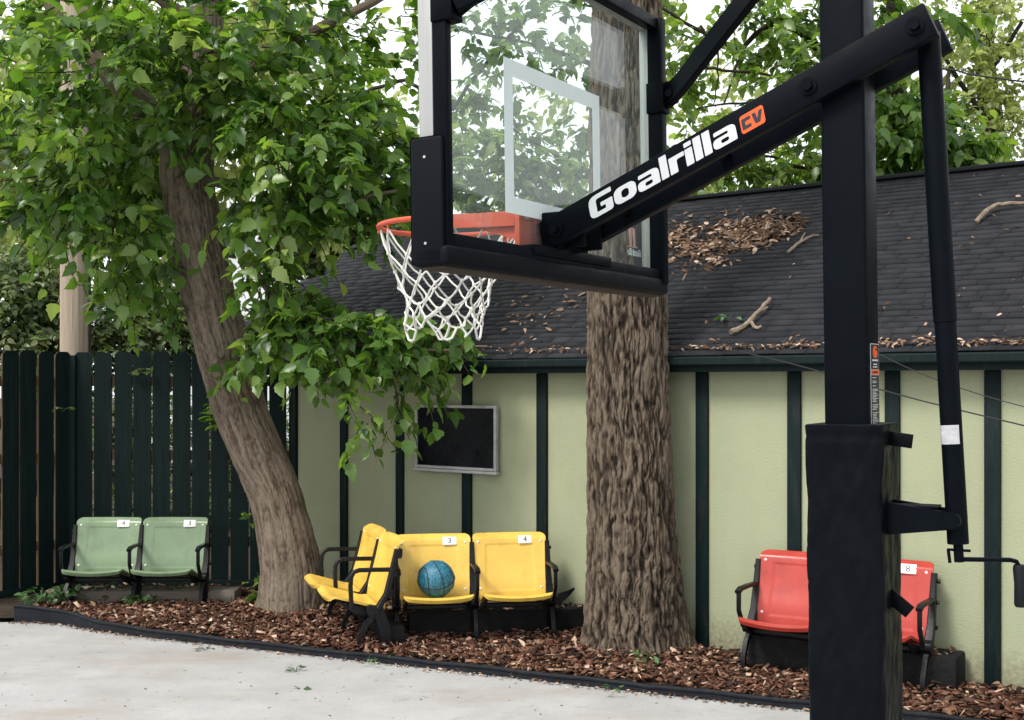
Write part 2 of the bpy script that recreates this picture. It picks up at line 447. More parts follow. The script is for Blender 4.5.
def glass():
    m, nt, N, L, b = new_mat('backboard_glass')
    N.remove(b)
    t = N.new('ShaderNodeBsdfTransparent'); t.inputs[0].default_value = (0.90, 0.95, 0.93, 1)
    g = N.new('ShaderNodeBsdfGlossy'); g.inputs['Roughness'].default_value = 0.03
    lwn = N.new('ShaderNodeLayerWeight'); lwn.inputs[0].default_value = .5
    pw5 = N.new('ShaderNodeMath'); pw5.operation = 'POWER'; pw5.inputs[1].default_value = 4.0; L.new(lwn.outputs['Facing'], pw5.inputs[0])
    fr = N.new('ShaderNodeMath'); fr.operation = 'MULTIPLY_ADD'; fr.inputs[1].default_value = .6; fr.inputs[2].default_value = .03; L.new(pw5.outputs[0], fr.inputs[0])
    s1 = N.new('ShaderNodeMixShader'); L.new(fr.outputs[0], s1.inputs[0]); L.new(t.outputs[0], s1.inputs[1]); L.new(g.outputs[0], s1.inputs[2])
    # dust film on the pane
    d = N.new('ShaderNodeBsdfDiffuse'); d.inputs[0].default_value = (0.75, 0.78, 0.76, 1)
    tc = N.new('ShaderNodeTexCoord'); n = N.new('ShaderNodeTexNoise'); n.inputs['Scale'].default_value = 9; n.inputs['Detail'].default_value = 8
    L.new(tc.outputs['Object'], n.inputs['Vector'])
    mr = N.new('ShaderNodeMapRange'); mr.inputs[1].default_value = 0.35; mr.inputs[2].default_value = 0.8; mr.inputs[3].default_value = 0.03; mr.inputs[4].default_value = 0.075
    L.new(n.outputs[0], mr.inputs[0])
    s2 = N.new('ShaderNodeMixShader'); L.new(mr.outputs[0], s2.inputs[0]); L.new(s1.outputs[0], s2.inputs[1]); L.new(d.outputs[0], s2.inputs[2])
    L.new(s2.outputs[0], N['Material Output'].inputs['Surface'])
    return m
M['glass'] = glass()


def ball_mat():
    m, nt, N, L, b = new_mat('blue_mottled_ball')
    tc = N.new('ShaderNodeTexCoord')
    n = N.new('ShaderNodeTexNoise'); n.inputs['Scale'].default_value = 22; n.inputs['Detail'].default_value = 3; n.inputs['Distortion'].default_value = 2.5
    L.new(tc.outputs['Object'], n.inputs['Vector'])
    r = ramp(N, [(0.36, (0.008, 0.078, 0.135)), (0.52, (0.016, 0.135, 0.21)), (0.60, (0.05, 0.22, 0.27)), (0.66, (0.014, 0.11, 0.18))])
    L.new(n.outputs[0], r.inputs[0]); L.new(r.outputs[0], b.inputs['Base Color'])
    b.inputs['Roughness'].default_value = 0.5
    v = N.new('ShaderNodeTexVoronoi'); v.inputs['Scale'].default_value = 260; L.new(tc.outputs['Object'], v.inputs['Vector'])
    bp = N.new('ShaderNodeBump'); bp.inputs['Strength'].default_value = 0.35; bp.inputs['Distance'].default_value = 0.002
    L.new(v.outputs[0], bp.inputs['Height']); L.new(bp.outputs[0], b.inputs['Normal'])
    return m
M['ball'] = ball_mat()


# ------------------------------------------------------------------ scatter builders
def boxes(C, A, B, Nn, ha, hb, hn, jit=0.0):
    """many small flat boxes: centres C, axes A,B,Nn (n,3), half sizes"""
    n = len(C)
    sg = np.array([(-1, -1, -1), (1, -1, -1), (1, 1, -1), (-1, 1, -1), (-1, -1, 1), (1, -1, 1), (1, 1, 1), (-1, 1, 1)], float)
    sa = sg[None, :, 0] * ha[:, None]; sb = sg[None, :, 1] * hb[:, None]; sn = sg[None, :, 2] * hn[:, None]
    if jit:
        J = RNG.uniform(1 - jit, 1 + jit * 0.3, (n, 4)); J = np.concatenate([J, J], 1)
        K = RNG.uniform(1 - jit, 1 + jit * 0.3, (n, 4)); K = np.concatenate([K, K], 1)
        sa = sa * J; sb = sb * K
    V = C[:, None, :] + sa[..., None] * A[:, None, :] + sb[..., None] * B[:, None, :] + sn[..., None] * Nn[:, None, :]
    f = np.array([(3, 2, 1, 0), (4, 5, 6, 7), (0, 1, 5, 4), (1, 2, 6, 5), (2, 3, 7, 6), (3, 0, 4, 7)])
    Fq = (np.arange(n) * 8)[:, None, None] + f[None]
    return V.reshape(-1, 3), Fq.reshape(-1, 4)


def norm(a):
    return a / np.maximum(np.linalg.norm(a, axis=-1, keepdims=True), 1e-9)


# leaf template: midrib m0..m3 and four points on each margin (x across, y along, z)
def leaf_template(w=1.0, droop=0.28, fold=0.30):
    mid = [(0, 0), (0, .36), (0, .62), (0, .78), (0, 1.0)]
    side = [(.22, .10), (.38, .27), (.30, .37), (.36, .50), (.22, .655), (.19, .755), (.06, .91)]
    V = []
    for x, y in mid: V.append((x, y, -droop * y * y))
    for s in (1, -1):
        for x, y in side: V.append((s * x * w, y, fold * x * w - droop * y * y - .05 * (x > .33)))
    f = []
    for o, fl in ((5, False), (12, True)):
        for q in ((0, o, o + 1, 1), (1, o + 1, o + 2, o + 3), (1, o + 3, o + 4, 2), (2, o + 4, o + 5, 3), (3, o + 5, o + 6, 4)):
            f.append(q[::-1] if fl else q)
    return np.array(V, float), np.array(f)


def leaves_np(P, axis, up, size, w=1.0, droop=0.28, fold=0.3, tone=None):
    T, f = leaf_template(w, droop, fold)
    n = len(P)
    Y = norm(axis)
    X = norm(np.cross(Y, up)); Z = np.cross(X, Y)
    wv = RNG.uniform(.8, 1.15, n)
    V = P[:, None, :] + size[:, None, None] * (T[None, :, 0:1] * X[:, None, :] * wv[:, None, None] + T[None, :, 1:2] * Y[:, None, :] + T[None, :, 2:3] * Z[:, None, :])
    k = len(T)
    Fq = (np.arange(n) * k)[:, None, None] + f[None]
    if tone is None: tone = RNG.uniform(0, 1, n)
    return V.reshape(-1, 3), Fq.reshape(-1, 4), np.repeat(tone, k)


def sprays(C, D, length, nl, size, droop=0.45, wide=1.0):
    """a twig with nl leaves at every centre C running along D"""
    n = len(C)
    D = norm(D)
    t = np.linspace(0.12, 1.0, nl)[None, :] * np.ones((n, 1)) + RNG.normal(0, .04, (n, nl))
    L = length * RNG.uniform(.7, 1.2, n)
    P = C[:, None, :] + D[:, None, :] * (t * L[:, None])[..., None]
    P[..., 2] -= 0.35 * L[:, None] * t * t
    P += RNG.normal(0, .02, P.shape)
    side = norm(np.cross(D, np.array([0, 0, 1.0]) + RNG.normal(0, .25, (n, 3))))
    sgn = np.where(np.arange(nl) % 2 == 0, 1.0, -1.0)[None, :, None]
    ax = D[:, None, :] * RNG.uniform(.2, .9, (n, nl, 1)) + side[:, None, :] * sgn * RNG.uniform(.5, 1.0, (n, nl, 1)) + RNG.normal(0, .3, (n, nl, 3))
    ax[..., 2] -= droop * RNG.uniform(.1, 1.7, (n, nl))
    up = np.array([0, 0, 1.0]) + RNG.normal(0, .55, (n, nl, 3)) + D[:, None, :] * 0.25
    sz = size * RNG.uniform(.5, 1.3, (n, nl))
    tone = np.clip(RNG.normal(.42, .22, (n, 1)) + RNG.normal(0, .13, (n, nl)), 0, 1)
    ends = C + D * L[:, None]; ends[:, 2] -= 0.35 * L
    return P.reshape(-1, 3), ax.reshape(-1, 3), up.reshape(-1, 3), sz.ravel(), tone.ravel(), ends


def twigs_np(A, B, r):
    """three-sided thin twigs from A to B"""
    n = len(A)
    d = norm(B - A); u = norm(np.cross(d, np.array([.3, .2, 1.0]))); w = np.cross(d, u)
    V = []
    for j in range(3):
        o = u * math.cos(2.094 * j) + w * math.sin(2.094 * j)
        V.append(A + o * r); V.append(B + o * r * .4)
    V = np.stack(V, 1)
    f = np.array([(0, 2, 3, 1), (2, 4, 5, 3), (4, 0, 1, 5)])
    Fq = (np.arange(n) * 6)[:, None, None] + f[None]
    return V.reshape(-1, 3), Fq.reshape(-1, 4)


def foliage(clumps, per, nl, size, twig_len, droop=0.45, centre=None):
    """clumps: (centre, (rx,ry,rz), weight). Sprays sit through each clump, denser to its outside, pointing outwards."""
    Cs, Ds = [], []
    for c, r, wgt in clumps:
        k = max(3, int(per * wgt))
        v = norm(RNG.normal(0, 1, (k, 3)))
        rad = RNG.uniform(0.15, 1.0, (k, 1)) ** 0.6
        p = np.array(c) + v * rad * np.array(r)
        d = v * 0.9 + RNG.normal(0, .45, (k, 3)); d[:, 2] *= .6
        if centre is not None:
            d += 0.5 * norm(p - np.array(centre))
        Cs.append(p); Ds.append(d)
    C = np.concatenate(Cs); D = np.concatenate(Ds)
    P, ax, up, sz, tone, ends = sprays(C, D, twig_len, nl, size, droop)
    return C, ends, (P, ax, up, sz, tone)


def crown_objects(name_parent, fol_list, leafmat, branchmat, w=1.0, drp=0.28):
    """leaves and the thin twigs that carry them: one crown"""
    Vs, Fs, Rs, Ms, off = [], [], [], [], 0
    for C, ends, (P, ax, up, sz, tone) in fol_list:
        V, Fq, Rn = leaves_np(P, ax, up, sz, w, drp, 0.3, tone)
        Vs.append(V); Fs.append(Fq + off); Rs.append(Rn); Ms.append(np.zeros(len(Fq), np.int32)); off += len(V)
        V, Fq = twigs_np(C, ends, 0.006)
        Vs.append(V); Fs.append(Fq + off); Rs.append(np.zeros(len(V))); Ms.append(np.ones(len(Fq), np.int32)); off += len(V)
    o = mesh_np('crown', np.concatenate(Vs), np.concatenate(Fs), leafmat, name_parent, True, np.concatenate(Rs))
    o.data.materials.append(branchmat)
    o.data.polygons.foreach_set('material_index', np.concatenate(Ms))
    return o


def spline(pts, n):
    """Catmull-Rom through rows of pts"""
    P = np.asarray(pts, float)
    P = np.vstack([2 * P[0] - P[1], P, 2 * P[-1] - P[-2]])
    m = len(P) - 3
    out = []
    for t in np.linspace(0, m - 1e-6, n):
        i = int(t); f = t - i
        a, b, c, d = P[i], P[i + 1], P[i + 2], P[i + 3]
        out.append(0.5 * (2 * b + (c - a) * f + (2 * a - 5 * b + 4 * c - d) * f * f + (3 * b - a - 3 * c + d) * f ** 3))
    return np.array(out)


def bark_trunk(name, path, material, parent, nu, nv, kind, lobes=None):
    """path rows: x,y,z,r. A trunk with really furrowed bark."""
    S = spline(path, nv)
    c, r = S[:, :3], S[:, 3]
    t = norm(np.gradient(c, axis=0))
    ref = np.array([0, 1.0, 0])
    u = norm(np.cross(np.broadcast_to(ref, t.shape), t)); w = np.cross(t, u)
    s = np.concatenate([[0], np.cumsum(np.linalg.norm(np.diff(c, axis=0), axis=1))])
    th = np.linspace(0, 2 * np.pi, nu, endpoint=False)
    TH, SS = np.meshgrid(th, s)
    RR = np.repeat(r[:, None], nu, 1)
    a = TH / (2 * np.pi)
    if kind == 'rough':
        K = 52
        wx = (fbm(a * 9, SS * 2.2, 9, 3, 4) - .5) * 1.6 + (fbm(a * 40, SS * 10, 40, 5, 3) - .5) * 1.0
        x = a * K + wx
        # interleaved furrows leave long plates between them, each cracked again more finely
        n1 = vnoise(x % K, SS * 3.3, K, 9); n2 = vnoise((x + 11.3 + SS * 1.3) % K, SS * 4.1, K, 21)
        ridge = np.minimum(1, np.minimum(np.abs(2 * n1 - 1), np.abs(2 * n2 - 1)) / .36) ** .7
        x2 = a * 96 + wx * 2 + (fbm(a * 60, SS * 26, 60, 55, 2) - .5) * 1.6
        rid2 = np.minimum(1, np.abs(2 * vnoise(x2 % 96, SS * 6.5, 96, 63) - 1) / .5)
        fine = fbm(a * 150, SS * 22, 150, 31, 3)
        flake = fbm(a * 70, SS * 14, 70, 77, 2)
        d = ridge * 0.018 + rid2 * .006 + (fine - .5) * 0.010 + (flake - .5) * .012 + (fbm(a * 5, SS * 1.6, 5, 41, 3) - .5) * 0.03
        tone = np.clip(ridge * .55 + rid2 * .32 + (fine - .5) * .9 + (flake - .5) * .7, 0, 1)
    else:
        x = a * 34 + (fbm(a * 10, SS * 3, 10, 3, 3) - .5) * 1.6 + SS * 1.2
        ridge = np.abs(2 * vnoise(x % 34, SS * 2.6, 34, 9) - 1) ** .6
        x2 = a * 60 + (fbm(a * 12, SS * 5, 12, 13, 3) - .5) * 2
        rid2 = np.abs(2 * vnoise(x2 % 60, SS * 5, 60, 19) - 1) ** .6
        fine = fbm(a * 100, SS * 40, 100, 31, 3)
        d = ridge * .009 + rid2 * .007 + (fine - .5) * .004 + (fbm(a * 4, SS * 2.0, 4, 41, 3) - .5) * .04
        tone = np.clip(.55 * ridge + .42 * rid2 + (fine - .5) * .8, 0, 1)
    if lobes is not None:
        RR = RR * (1 + lobes(TH, SS))
    Rf = RR + d - d.mean()
    V = c[:, None, :] + Rf[..., None] * (np.cos(TH)[..., None] * u[:, None, :] + np.sin(TH)[..., None] * w[:, None, :])
    i = np.arange(nv - 1)[:, None] * nu; j = np.arange(nu)[None, :]; jn = (j + 1) % nu
    Fq = np.stack([i + j, i + jn, i + nu + jn, i + nu + j], -1).reshape(-1, 4)
    return mesh_np(name, V.reshape(-1, 3), Fq, material, parent, True, tone.ravel())


# ------------------------------------------------------------------ layout of the shed wall
WP = np.array((-1.757, 9.83)); WD = np.array((.796, -.605)); WN = np.array((.605, .796))   # corner, along, away
def wall_t(px):
    k = (px - 512) / F
    return (F * 0 + 9.83 * k + 1.757) / (.796 + .605 * k)
def wpt(t, off=0.0, z=0.0):
    """t along the wall from the fence corner, off = in front of it"""
    p = WP + WD * t - WN * off
    return Vector((p[0], p[1], z))
WANG = math.atan2(WD[1], WD[0])

# ------------------------------------------------------------------ ground
def sheet(name, pts, z, material):
    bm = bmesh.new()
    bm.faces.new([bm.verts.new((p[0], p[1], z)) for p in pts])
    bmesh.ops.triangulate(bm, faces=bm.faces[:])
    bmesh.ops.recalc_face_normals(bm, faces=bm.faces)
    me = bpy.data.meshes.new(name); bm.to_mesh(me); bm.free()
    me.materials.append(material)
    o = link(bpy.data.objects.new(name, me)); o['kind'] = 'structure'
    if me.polygons and me.polygons[0].normal.z < 0: me.flip_normals()
    return o

sheet('ground', [(-120, -60), (120, -60), (120, 160), (-120, 160)], -0.10, M['soil'])
EDGE = [(15, 622), (60, 624), (100, 631), (150, 637.5), (220, 645), (300, 654), (400, 665), (500, 676), (600, 687.5), (700, 698.5), (808, 710), (905, 720.5), (1030, 735), (1200, 756), (1500, 793)]
EP = [gnd(px, py, -.04) for px, py in EDGE]
sheet('concrete_court', [(-9, 7.9)] + [(p.x, p.y) for p in EP] + [(7, 3.0), (9, -8), (-9, -8)], -0.04, M['concrete'])
bed = [(p.x, p.y + .012) for p in EP] + [(5.9, 4.05), (-1.7, 9.88), (-3.7, 9.95), (-4.6, 8.2), (EP[0].x - .6, EP[0].y - .05)]
sheet('mulch_bed', bed, -0.012, M['soil'])

# edging strip, standing higher at its left end
ez = {15: .080, 60: .060, 100: .030, 150: .016, 220: .008}
mb = MB()
S = spline([(p.x, p.y, ez.get(e[0], .006)) for p, e in zip(EP, EDGE)], 90)
for k in range(len(S)):
    S[k, 2] += 0.003 * math.sin(k * .9) + .0015 * math.sin(k * 2.3)
rings = []
prof = [(-.012, -.09), (-.010, -.02), (-.017, -.012), (-.017, -.003), (-.008, .004), (.008, .004), (.017, -.003), (.017, -.012), (.010, -.02), (.012, -.09)]
for k in range(len(S)):
    a, b = S[max(k - 1, 0)], S[min(k + 1, len(S) - 1)]
    t = Vector((b[0] - a[0], b[1] - a[1], 0)).normalized(); n = Vector((-t.y, t.x, 0))
    rings.append([mb.bm.verts.new((S[k][0] + n.x * x, S[k][1] + n.y * x, max(S[k][2] + z, -.039) if z > -.05 else -.045)) for x, z in prof])
for A, B in zip(rings[:-1], rings[1:]):
    for j in range(len(prof)):
        mb.bm.faces.new((A[j], A[(j + 1) % len(prof)], B[(j + 1) % len(prof)], B[j]))
mb.bm.faces.new(rings[0]); mb.bm.faces.new(rings[-1][::-1])
tag(mb.build('garden_edging', M['rubber']), 'black rubber edging strip between the mulch bed and the concrete', 'edging')

# bark chips
def in_poly(x, y, poly):
    c = np.zeros(len(x), bool)
    j = len(poly) - 1
    for i in range(len(poly)):
        xi, yi = poly[i]; xj, yj = poly[j]
        c ^= ((yi > y) != (yj > y)) & (x < (xj - xi) * (y - yi) / (yj - yi + 1e-12) + xi)
        j = i
    return c
chip_poly = [(p.x, p.y + .035) for p in EP[:13]] + [(4.0, 5.35), (-1.75, 9.75), (-3.4, 9.72), (-3.5, 8.75)]
n = 56000
x = RNG.uniform(-3.6, 4.2, n); y = RNG.uniform(4.9, 9.8, n)
k = in_poly(x, y, chip_poly)
# fewer chips in the weedy corner behind the seats on the left
k &= ~((x < -2.0) & (y > 8.95) & (RNG.uniform(0, 1, n) < .75))
x, y = x[k], y[k]
n = len(x)
mound = fbm(x * 1.6 + 20, y * 1.6 + 5, None, 3, 3) * .05 - .02
z = -.012 + RNG.uniform(0, .035, n) + np.clip(mound, -.01, .04)
A = norm(np.stack([RNG.normal(0, 1, n), RNG.normal(0, 1, n), RNG.normal(0, .35, n)], 1))
B = norm(np.cross(np.stack([RNG.normal(0, .35, n), RNG.normal(0, .35, n), np.ones(n)], 1), A)); Nn = np.cross(A, B)
big = RNG.uniform(0, 1, n) ** 3
V, Fq = boxes(np.stack([x, y, z], 1), A, B, Nn, .011 + .036 * big + RNG.uniform(0, .011, n), .0055 + .013 * RNG.uniform(0, 1, n) ** 1.5, RNG.uniform(.0012, .004, n), .5)
mesh_np('mulch', V, Fq, M['chips'], None, False, np.repeat(np.clip(RNG.normal(.46, .28, n), 0, 1), 8))['kind'] = 'stuff'
bpy.data.objects['mulch']['label'] = 'reddish brown bark mulch covering the bed'

nl_ = 1500
sel = RNG.choice(n, nl_, replace=False)
P = np.stack([x[sel], y[sel], z[sel] + .014], 1)
V, Fq, Rn = leaves_np(P, np.stack([RNG.normal(0, 1, nl_), RNG.normal(0, 1, nl_), RNG.normal(0, .25, nl_)], 1), np.array([0, 0, 1.]) + RNG.normal(0, .45, (nl_, 3)), RNG.uniform(.02, .062, nl_), .75, .35, .5, np.clip(RNG.normal(.5, .25, nl_), 0, 1))
tag(mesh_np('fallen_leaves', V, Fq, M['litter'], None, False, Rn), 'dry brown fallen leaves mixed through the bark mulch', 'leaf litter', None, 'stuff')

# ------------------------------------------------------------------ shed
shed = tag(empty('shed', wpt(0)), 'long low shed with pale green walls, dark battens and black shingle roof', 'shed')
shed.rotation_euler = (0, 0, WANG)         # x along the wall, -y towards the camera
LEN, DEP, EAVE, SLOPE = 10.0, 4.9, 1.80, 1.355 / 2.3
OV = .163                                  # roof edge in front of the wall
RID = 2.3 - OV
mb = MB()
mb.box((0, 0, -.1), (LEN, .14, 1.78))
mb.box((0, .1402, -.1), (.14, DEP, 1.78)); mb.box((LEN - .14, .1402, -.1), (LEN, DEP, 1.78)); mb.box((.1402, DEP - .14, -.1), (LEN - .1402, DEP, 1.78))
for xx in (0.0, LEN - .14):                # gable ends
    mb.prism([(.002, 1.78), (DEP - .002, 1.78), (RID, 1.78 + SLOPE * RID)], .14, Matrix.Translation((xx, 0, 0)) @ Matrix(((0, 0, 1, 0), (1, 0, 0, 0), (0, 1, 0, 0), (0, 0, 0, 1))))
mb.build('wall', M['wall'], shed, smooth=False)
for px in (345, 401, 468, 543, 622, 703, 795, 893, 993, 1098, 1215):
    t = wall_t(px)
    w = .042 if px > 420 else .036
    b = MB().box((t - w, -.024, -.06), (t + w, .002, 1.70), .004).build('batten', M['trim'], shed)
# corner board and sill band
MB().box((-.02, -.03, -.06), (.035, .14, 1.70), .004).build('corner_board', M['trim'], shed)
# fascia and gutter
mb = MB(); mb.box((-.95, -OV + .012, 1.70), (LEN + .4, -OV + .05, 1.786)); mb.box((-.95, -OV + .052, 1.701), (LEN + .4, -.003, 1.715))
mb.build('fascia', M['trim'], shed, smooth=False)
mb = MB().bar([(-.96, -OV - .012, 1.765), (LEN + .4, -OV - .012, 1.765)], .05, .055)
mb.build('gutter', M['trim'], shed)
# roof: decking plus overlapping shingle tabs, each its own thickness
sa = math.atan(SLOPE); sl = (RID + OV) / math.cos(sa)
def roof_local(u, v, h=0.0):
    return (u, -OV + v * math.cos(sa) - h * math.sin(sa), EAVE + v * math.sin(sa) + h * math.cos(sa))
mb = MB()
m_ = Matrix(((0, 0, 1, 0), (1, 0, 0, 0), (0, 1, 0, 0), (0, 0, 0, 1)))
yb = DEP + OV; 
apex = (RID, EAVE + SLOPE * (RID + OV))
mb.prism([(-OV + .004, EAVE - .006), (RID, apex[1] - .006), (DEP + .3, EAVE - .006 - .02), (DEP + .3, EAVE - .07), (RID, apex[1] - .10), (-OV + .06, EAVE - .055)], LEN + 1.3, Matrix.Translation((-.95, 0, 0)) @ m_)
deck = mb.build('roof', M['trim'], shed, smooth=False)
cs, axs, bxs, nxs, ha, hb, hn, tn = [], [], [], [], [], [], [], []
ex = .072
nc = int(sl / ex) + 1
for c in range(nc):
    u = -.97 + RNG.uniform(-.3, 0)
    v0 = c * ex
    ct = RNG.normal(0, .10)
    while u < LEN + .35:
        w = .155 * RNG.uniform(.85, 1.15) * (2 if RNG.uniform() < .35 else 1)
        L = ex * 1.35
        jv = RNG.uniform(-.006, .006)
        vm = v0 + L / 2 - .012 + jv
        if v0 + L > sl + .03: L = sl + .02 - v0; vm = v0 + L / 2 - .012
        p = roof_local(u + w / 2, vm, .009 - .004)
        cs.append(p); ha.append(w / 2 - .0015); hb.append(L / 2); hn.append(RNG.uniform(.0028, .0048))
        tilt = -.05 + RNG.normal(0, .006)
        bxs.append((0, math.cos(sa + tilt), math.sin(sa + tilt))); nxs.append((0, -math.sin(sa + tilt), math.cos(sa + tilt)))
        tn.append(np.clip(.45 + ct + RNG.normal(0, .16), 0, 1))
        u += w
cs = np.array(cs); k = len(cs)
V, Fq = boxes(cs, np.tile((1.0, 0, 0), (k, 1)), np.array(bxs), np.array(nxs), np.array(ha), np.array(hb), np.array(hn))
mesh_np('shingles', V, Fq, M['shingle'], deck, False, np.repeat(np.array(tn), 8))
MB().bar([(-.97, RID, apex[1] + .005), (LEN + .36, RID, apex[1] + .005)], .16, .03).build('ridge_cap', M['shingle'], deck)
# window hung over the battens
t0, t1 = wall_t(420), wall_t(501)
win = MB()
z0, z1 = 1.012, 1.475
fw = .021
for lo, hi in (((t0, -.062, z0), (t0 + fw, -.026, z1)), ((t1 - fw, -.062, z0), (t1, -.026, z1)), ((t0 + fw + .0005, -.060, z0), (t1 - fw - .0005, -.026, z0 + fw)), ((t0 + fw + .0005, -.060, z1 - fw), (t1 - fw - .0005, -.026, z1))):
    win.box(lo, hi, .004)
win = win.build('window', M['grey_frame'], shed)
MB().box((t0 + fw - .004, -.048, z0 + fw - .004), (t1 - fw + .004, -.030, z1 - fw + .004)).build('pane', M['window_dark'], win, smooth=False)
MB().box((t0 - .012, -.070, z0 - .022), (t1 + .012, -.026, z0 - .002), .003).box((t0 + .18, -.068, z0 + .004), (t0 + .30, -.0605, z0 + .016), .002).build('sill', M['grey_frame'], win)

# roof helpers in the place
MW = Matrix.Translation(wpt(0)) @ Matrix.Rotation(WANG, 4, 'Z')
RN = np.array((MW.to_3x3() @ Vector((0, -math.sin(sa), math.cos(sa)))))
RA = np.array((WD[0], WD[1], 0.0)); RB = np.cross(RN, RA)
def roof_pt(px, py, h=.014):
    k = (px - 512) / F; m = (HZ - py) / F
    q = k * WN[0] + WN[1]
    D0 = WP @ WN - OV
    lam = (.18 - D0 * SLOPE) / (m - SLOPE * q)
    return np.array((k * lam, lam, CH + m * lam)) + RN * h

def litter(name, label, pts, smin, smax, lift=.02):
    P = np.array([roof_pt(a, b) for a, b in pts]); n = len(P)
    P = P + RN * RNG.uniform(0, lift, (n, 1))
    A = RA * RNG.normal(0, 1.2, (n, 1)) + RB * RNG.normal(0, .7, (n, 1)) + RN * RNG.normal(0, .18, (n, 1)); A = norm(A)
    up = RN + RNG.normal(0, .35, (n, 3))
    V, Fq, Rn = leaves_np(P, A, up, RNG.uniform(smin, smax, n), .5, RNG.uniform(-.2, .4), .5, np.clip(RNG.normal(.5, .27, n), 0, 1))
    o = mesh_np(name, V, Fq, M['litter'], None, False, Rn)
    tag(o, label, 'leaf litter', None, 'stuff'); return o

pts = []
for _ in range(2100):                      # the drift of leaves in the middle of the roof
    a = RNG.uniform(0, 1); b = RNG.normal(0, 1)
    px = 660 + 142 * a
    mid = 252 - 26 * a; half = 25 - 17 * a ** 1.5
    q = mid + b * half * .5
    if RNG.uniform() < (.25 + .75 * float(fbm(np.array([px / 26.]), np.array([q / 9.]), None, 6, 3)[0] > .42)): pts.append((px, q))
for _ in range(80):
    px = RNG.uniform(505, 590); pts.append((px + RNG.normal(0, 4), [296, 312, 320, 338][RNG.integers(4)] - (px - 540) * .35 + RNG.normal(0, 3.5)))
for _ in range(60):
    c = [(735, 243), (722, 262), (762, 238)][RNG.integers(3)]; pts.append((c[0] + RNG.normal(0, 8), c[1] + RNG.normal(0, 4)))
litter('leaf_drift', 'drift of brown dead leaves on the shingle roof', pts, .02, .085, .016)
pts = []
for _ in range(460):                       # leaves caught along the gutter
    px = RNG.uniform(480, 1060) if RNG.uniform() < .5 else RNG.uniform(690, 1060)
    base = 360.5 - (px - 440) * .0158
    if RNG.uniform() < .75: pts.append((px, base - 4.5 - abs(RNG.normal(0, 1.3)) * (1.5 if px > 780 else .8)))
    else: pts.append((px + RNG.normal(0, 3), base - 5 - abs(RNG.normal(0, 5))))
litter('gutter_leaves', 'line of dead leaves caught along the gutter edge', pts, .02, .05, .025)
pts = [(RNG.uniform(340, 1040), RNG.uniform(175, 345)) for _ in range(150)]
pts = [(a, b) for a, b in pts if b > 215 - (a - 500) * .09]
litter('scattered_leaves', 'single dead leaves and bits scattered over the shingle roof', pts, .02, .05, .004)

def branch_thing(name, label, chains, r, material, cat='branch'):
    mb = MB()
    for ch, rr in chains:
        S = spline(ch, max(6, len(ch) * 4))
        nn = len(S)
        mb.tube([Vector(q) + Vector(RNG.normal(0, rr * .12, 3)) for q in S], [rr * (1 - .45 * i / nn) * RNG.uniform(.9, 1.1) for i in range(nn)], 7)
    return tag(mb.build(name, material), label, cat)
h = .03
branch_thing('broken_branch', 'short broken branch lying low on the roof above the gutter', [([roof_pt(732, 337, h), roof_pt(745, 330, h), roof_pt(757, 322, .05), roof_pt(772, 307, .06)], .019), ([roof_pt(752, 326, h), roof_pt(757, 332, .03), roof_pt(763, 330, .03)], .012), ([roof_pt(760, 318, .04), roof_pt(770, 314, .05)], .013)], .02, M['stick'])
branch_thing('fallen_branch', 'long curved fallen branch high on the roof at the right', [([roof_pt(977, 226, h), roof_pt(990, 216, .05), roof_pt(1005, 211, .05), roof_pt(1030, 209, .04), roof_pt(1060, 215, .04)], .017)], .02, M['stick'])
branch_thing('dead_twig', 'thin dead twig beside the drift of leaves on the roof', [([roof_pt(788, 255, .02), roof_pt(800, 247, .03), roof_pt(812, 240, .03), roof_pt(819, 238, .02)], .012), ([roof_pt(800, 247, .03), roof_pt(806, 238, .04)], .007)], .01, M['stick'])

# green sprig lying on the roof
def plant(name, label, base, n, size, spread, up=.8, matn='leaf_weed', cat='weed', stems=True, axis=None, width=.9):
    base = np.array(base, float)
    P, ax = [], []
    mb = MB()
    for i in range(n):
        a = RNG.uniform(0, 2 * math.pi); r = spread * RNG.uniform(.1, 1) ** .7
        hgt = up * size * RNG.uniform(.2, 1.6)
        p = base + np.array((math.cos(a) * r, math.sin(a) * r, hgt))
        if axis is not None: p = base + np.array(axis) * RNG.uniform(0, 1) + RNG.normal(0, spread * .3, 3)
        P.append(p); ax.append((math.cos(a), math.sin(a), RNG.uniform(-.5, .5)))
        if stems and i % 2 == 0: mb.tube([base, base + (p - base) * .6 + np.array((0, 0, .01)), p], .0016, 4)
    if axis is not None: mb.tube([base, base + np.array(axis) * .5 + RNG.normal(0, .01, 3), base + np.array(axis)], .003, 5)
    root = tag(empty(name, base), label, cat)
    P = np.array(P) - base
    V, Fq, Rn = leaves_np(P, np.array(ax), np.array([0, 0, 1.]) + RNG.normal(0, .5, (n, 3)), size * RNG.uniform(.6, 1.2, n), width, .3, .3)
    mesh_np('leaves', V, Fq, M[matn], root, True, Rn)
    if len(mb.bm.verts):
        for v in mb.bm.verts: v.co -= Vector(base)
        mb.build('stem', M['leaf_weed'], root)
    else: mb.bm.free()
    return root
s_ = roof_pt(731, 321, .02)
plant('leaf_sprig', 'fresh green sprig of leaves lying on the roof left of the short branch', s_, 16, .05, .09, .1, stems=False, cat='sprig')

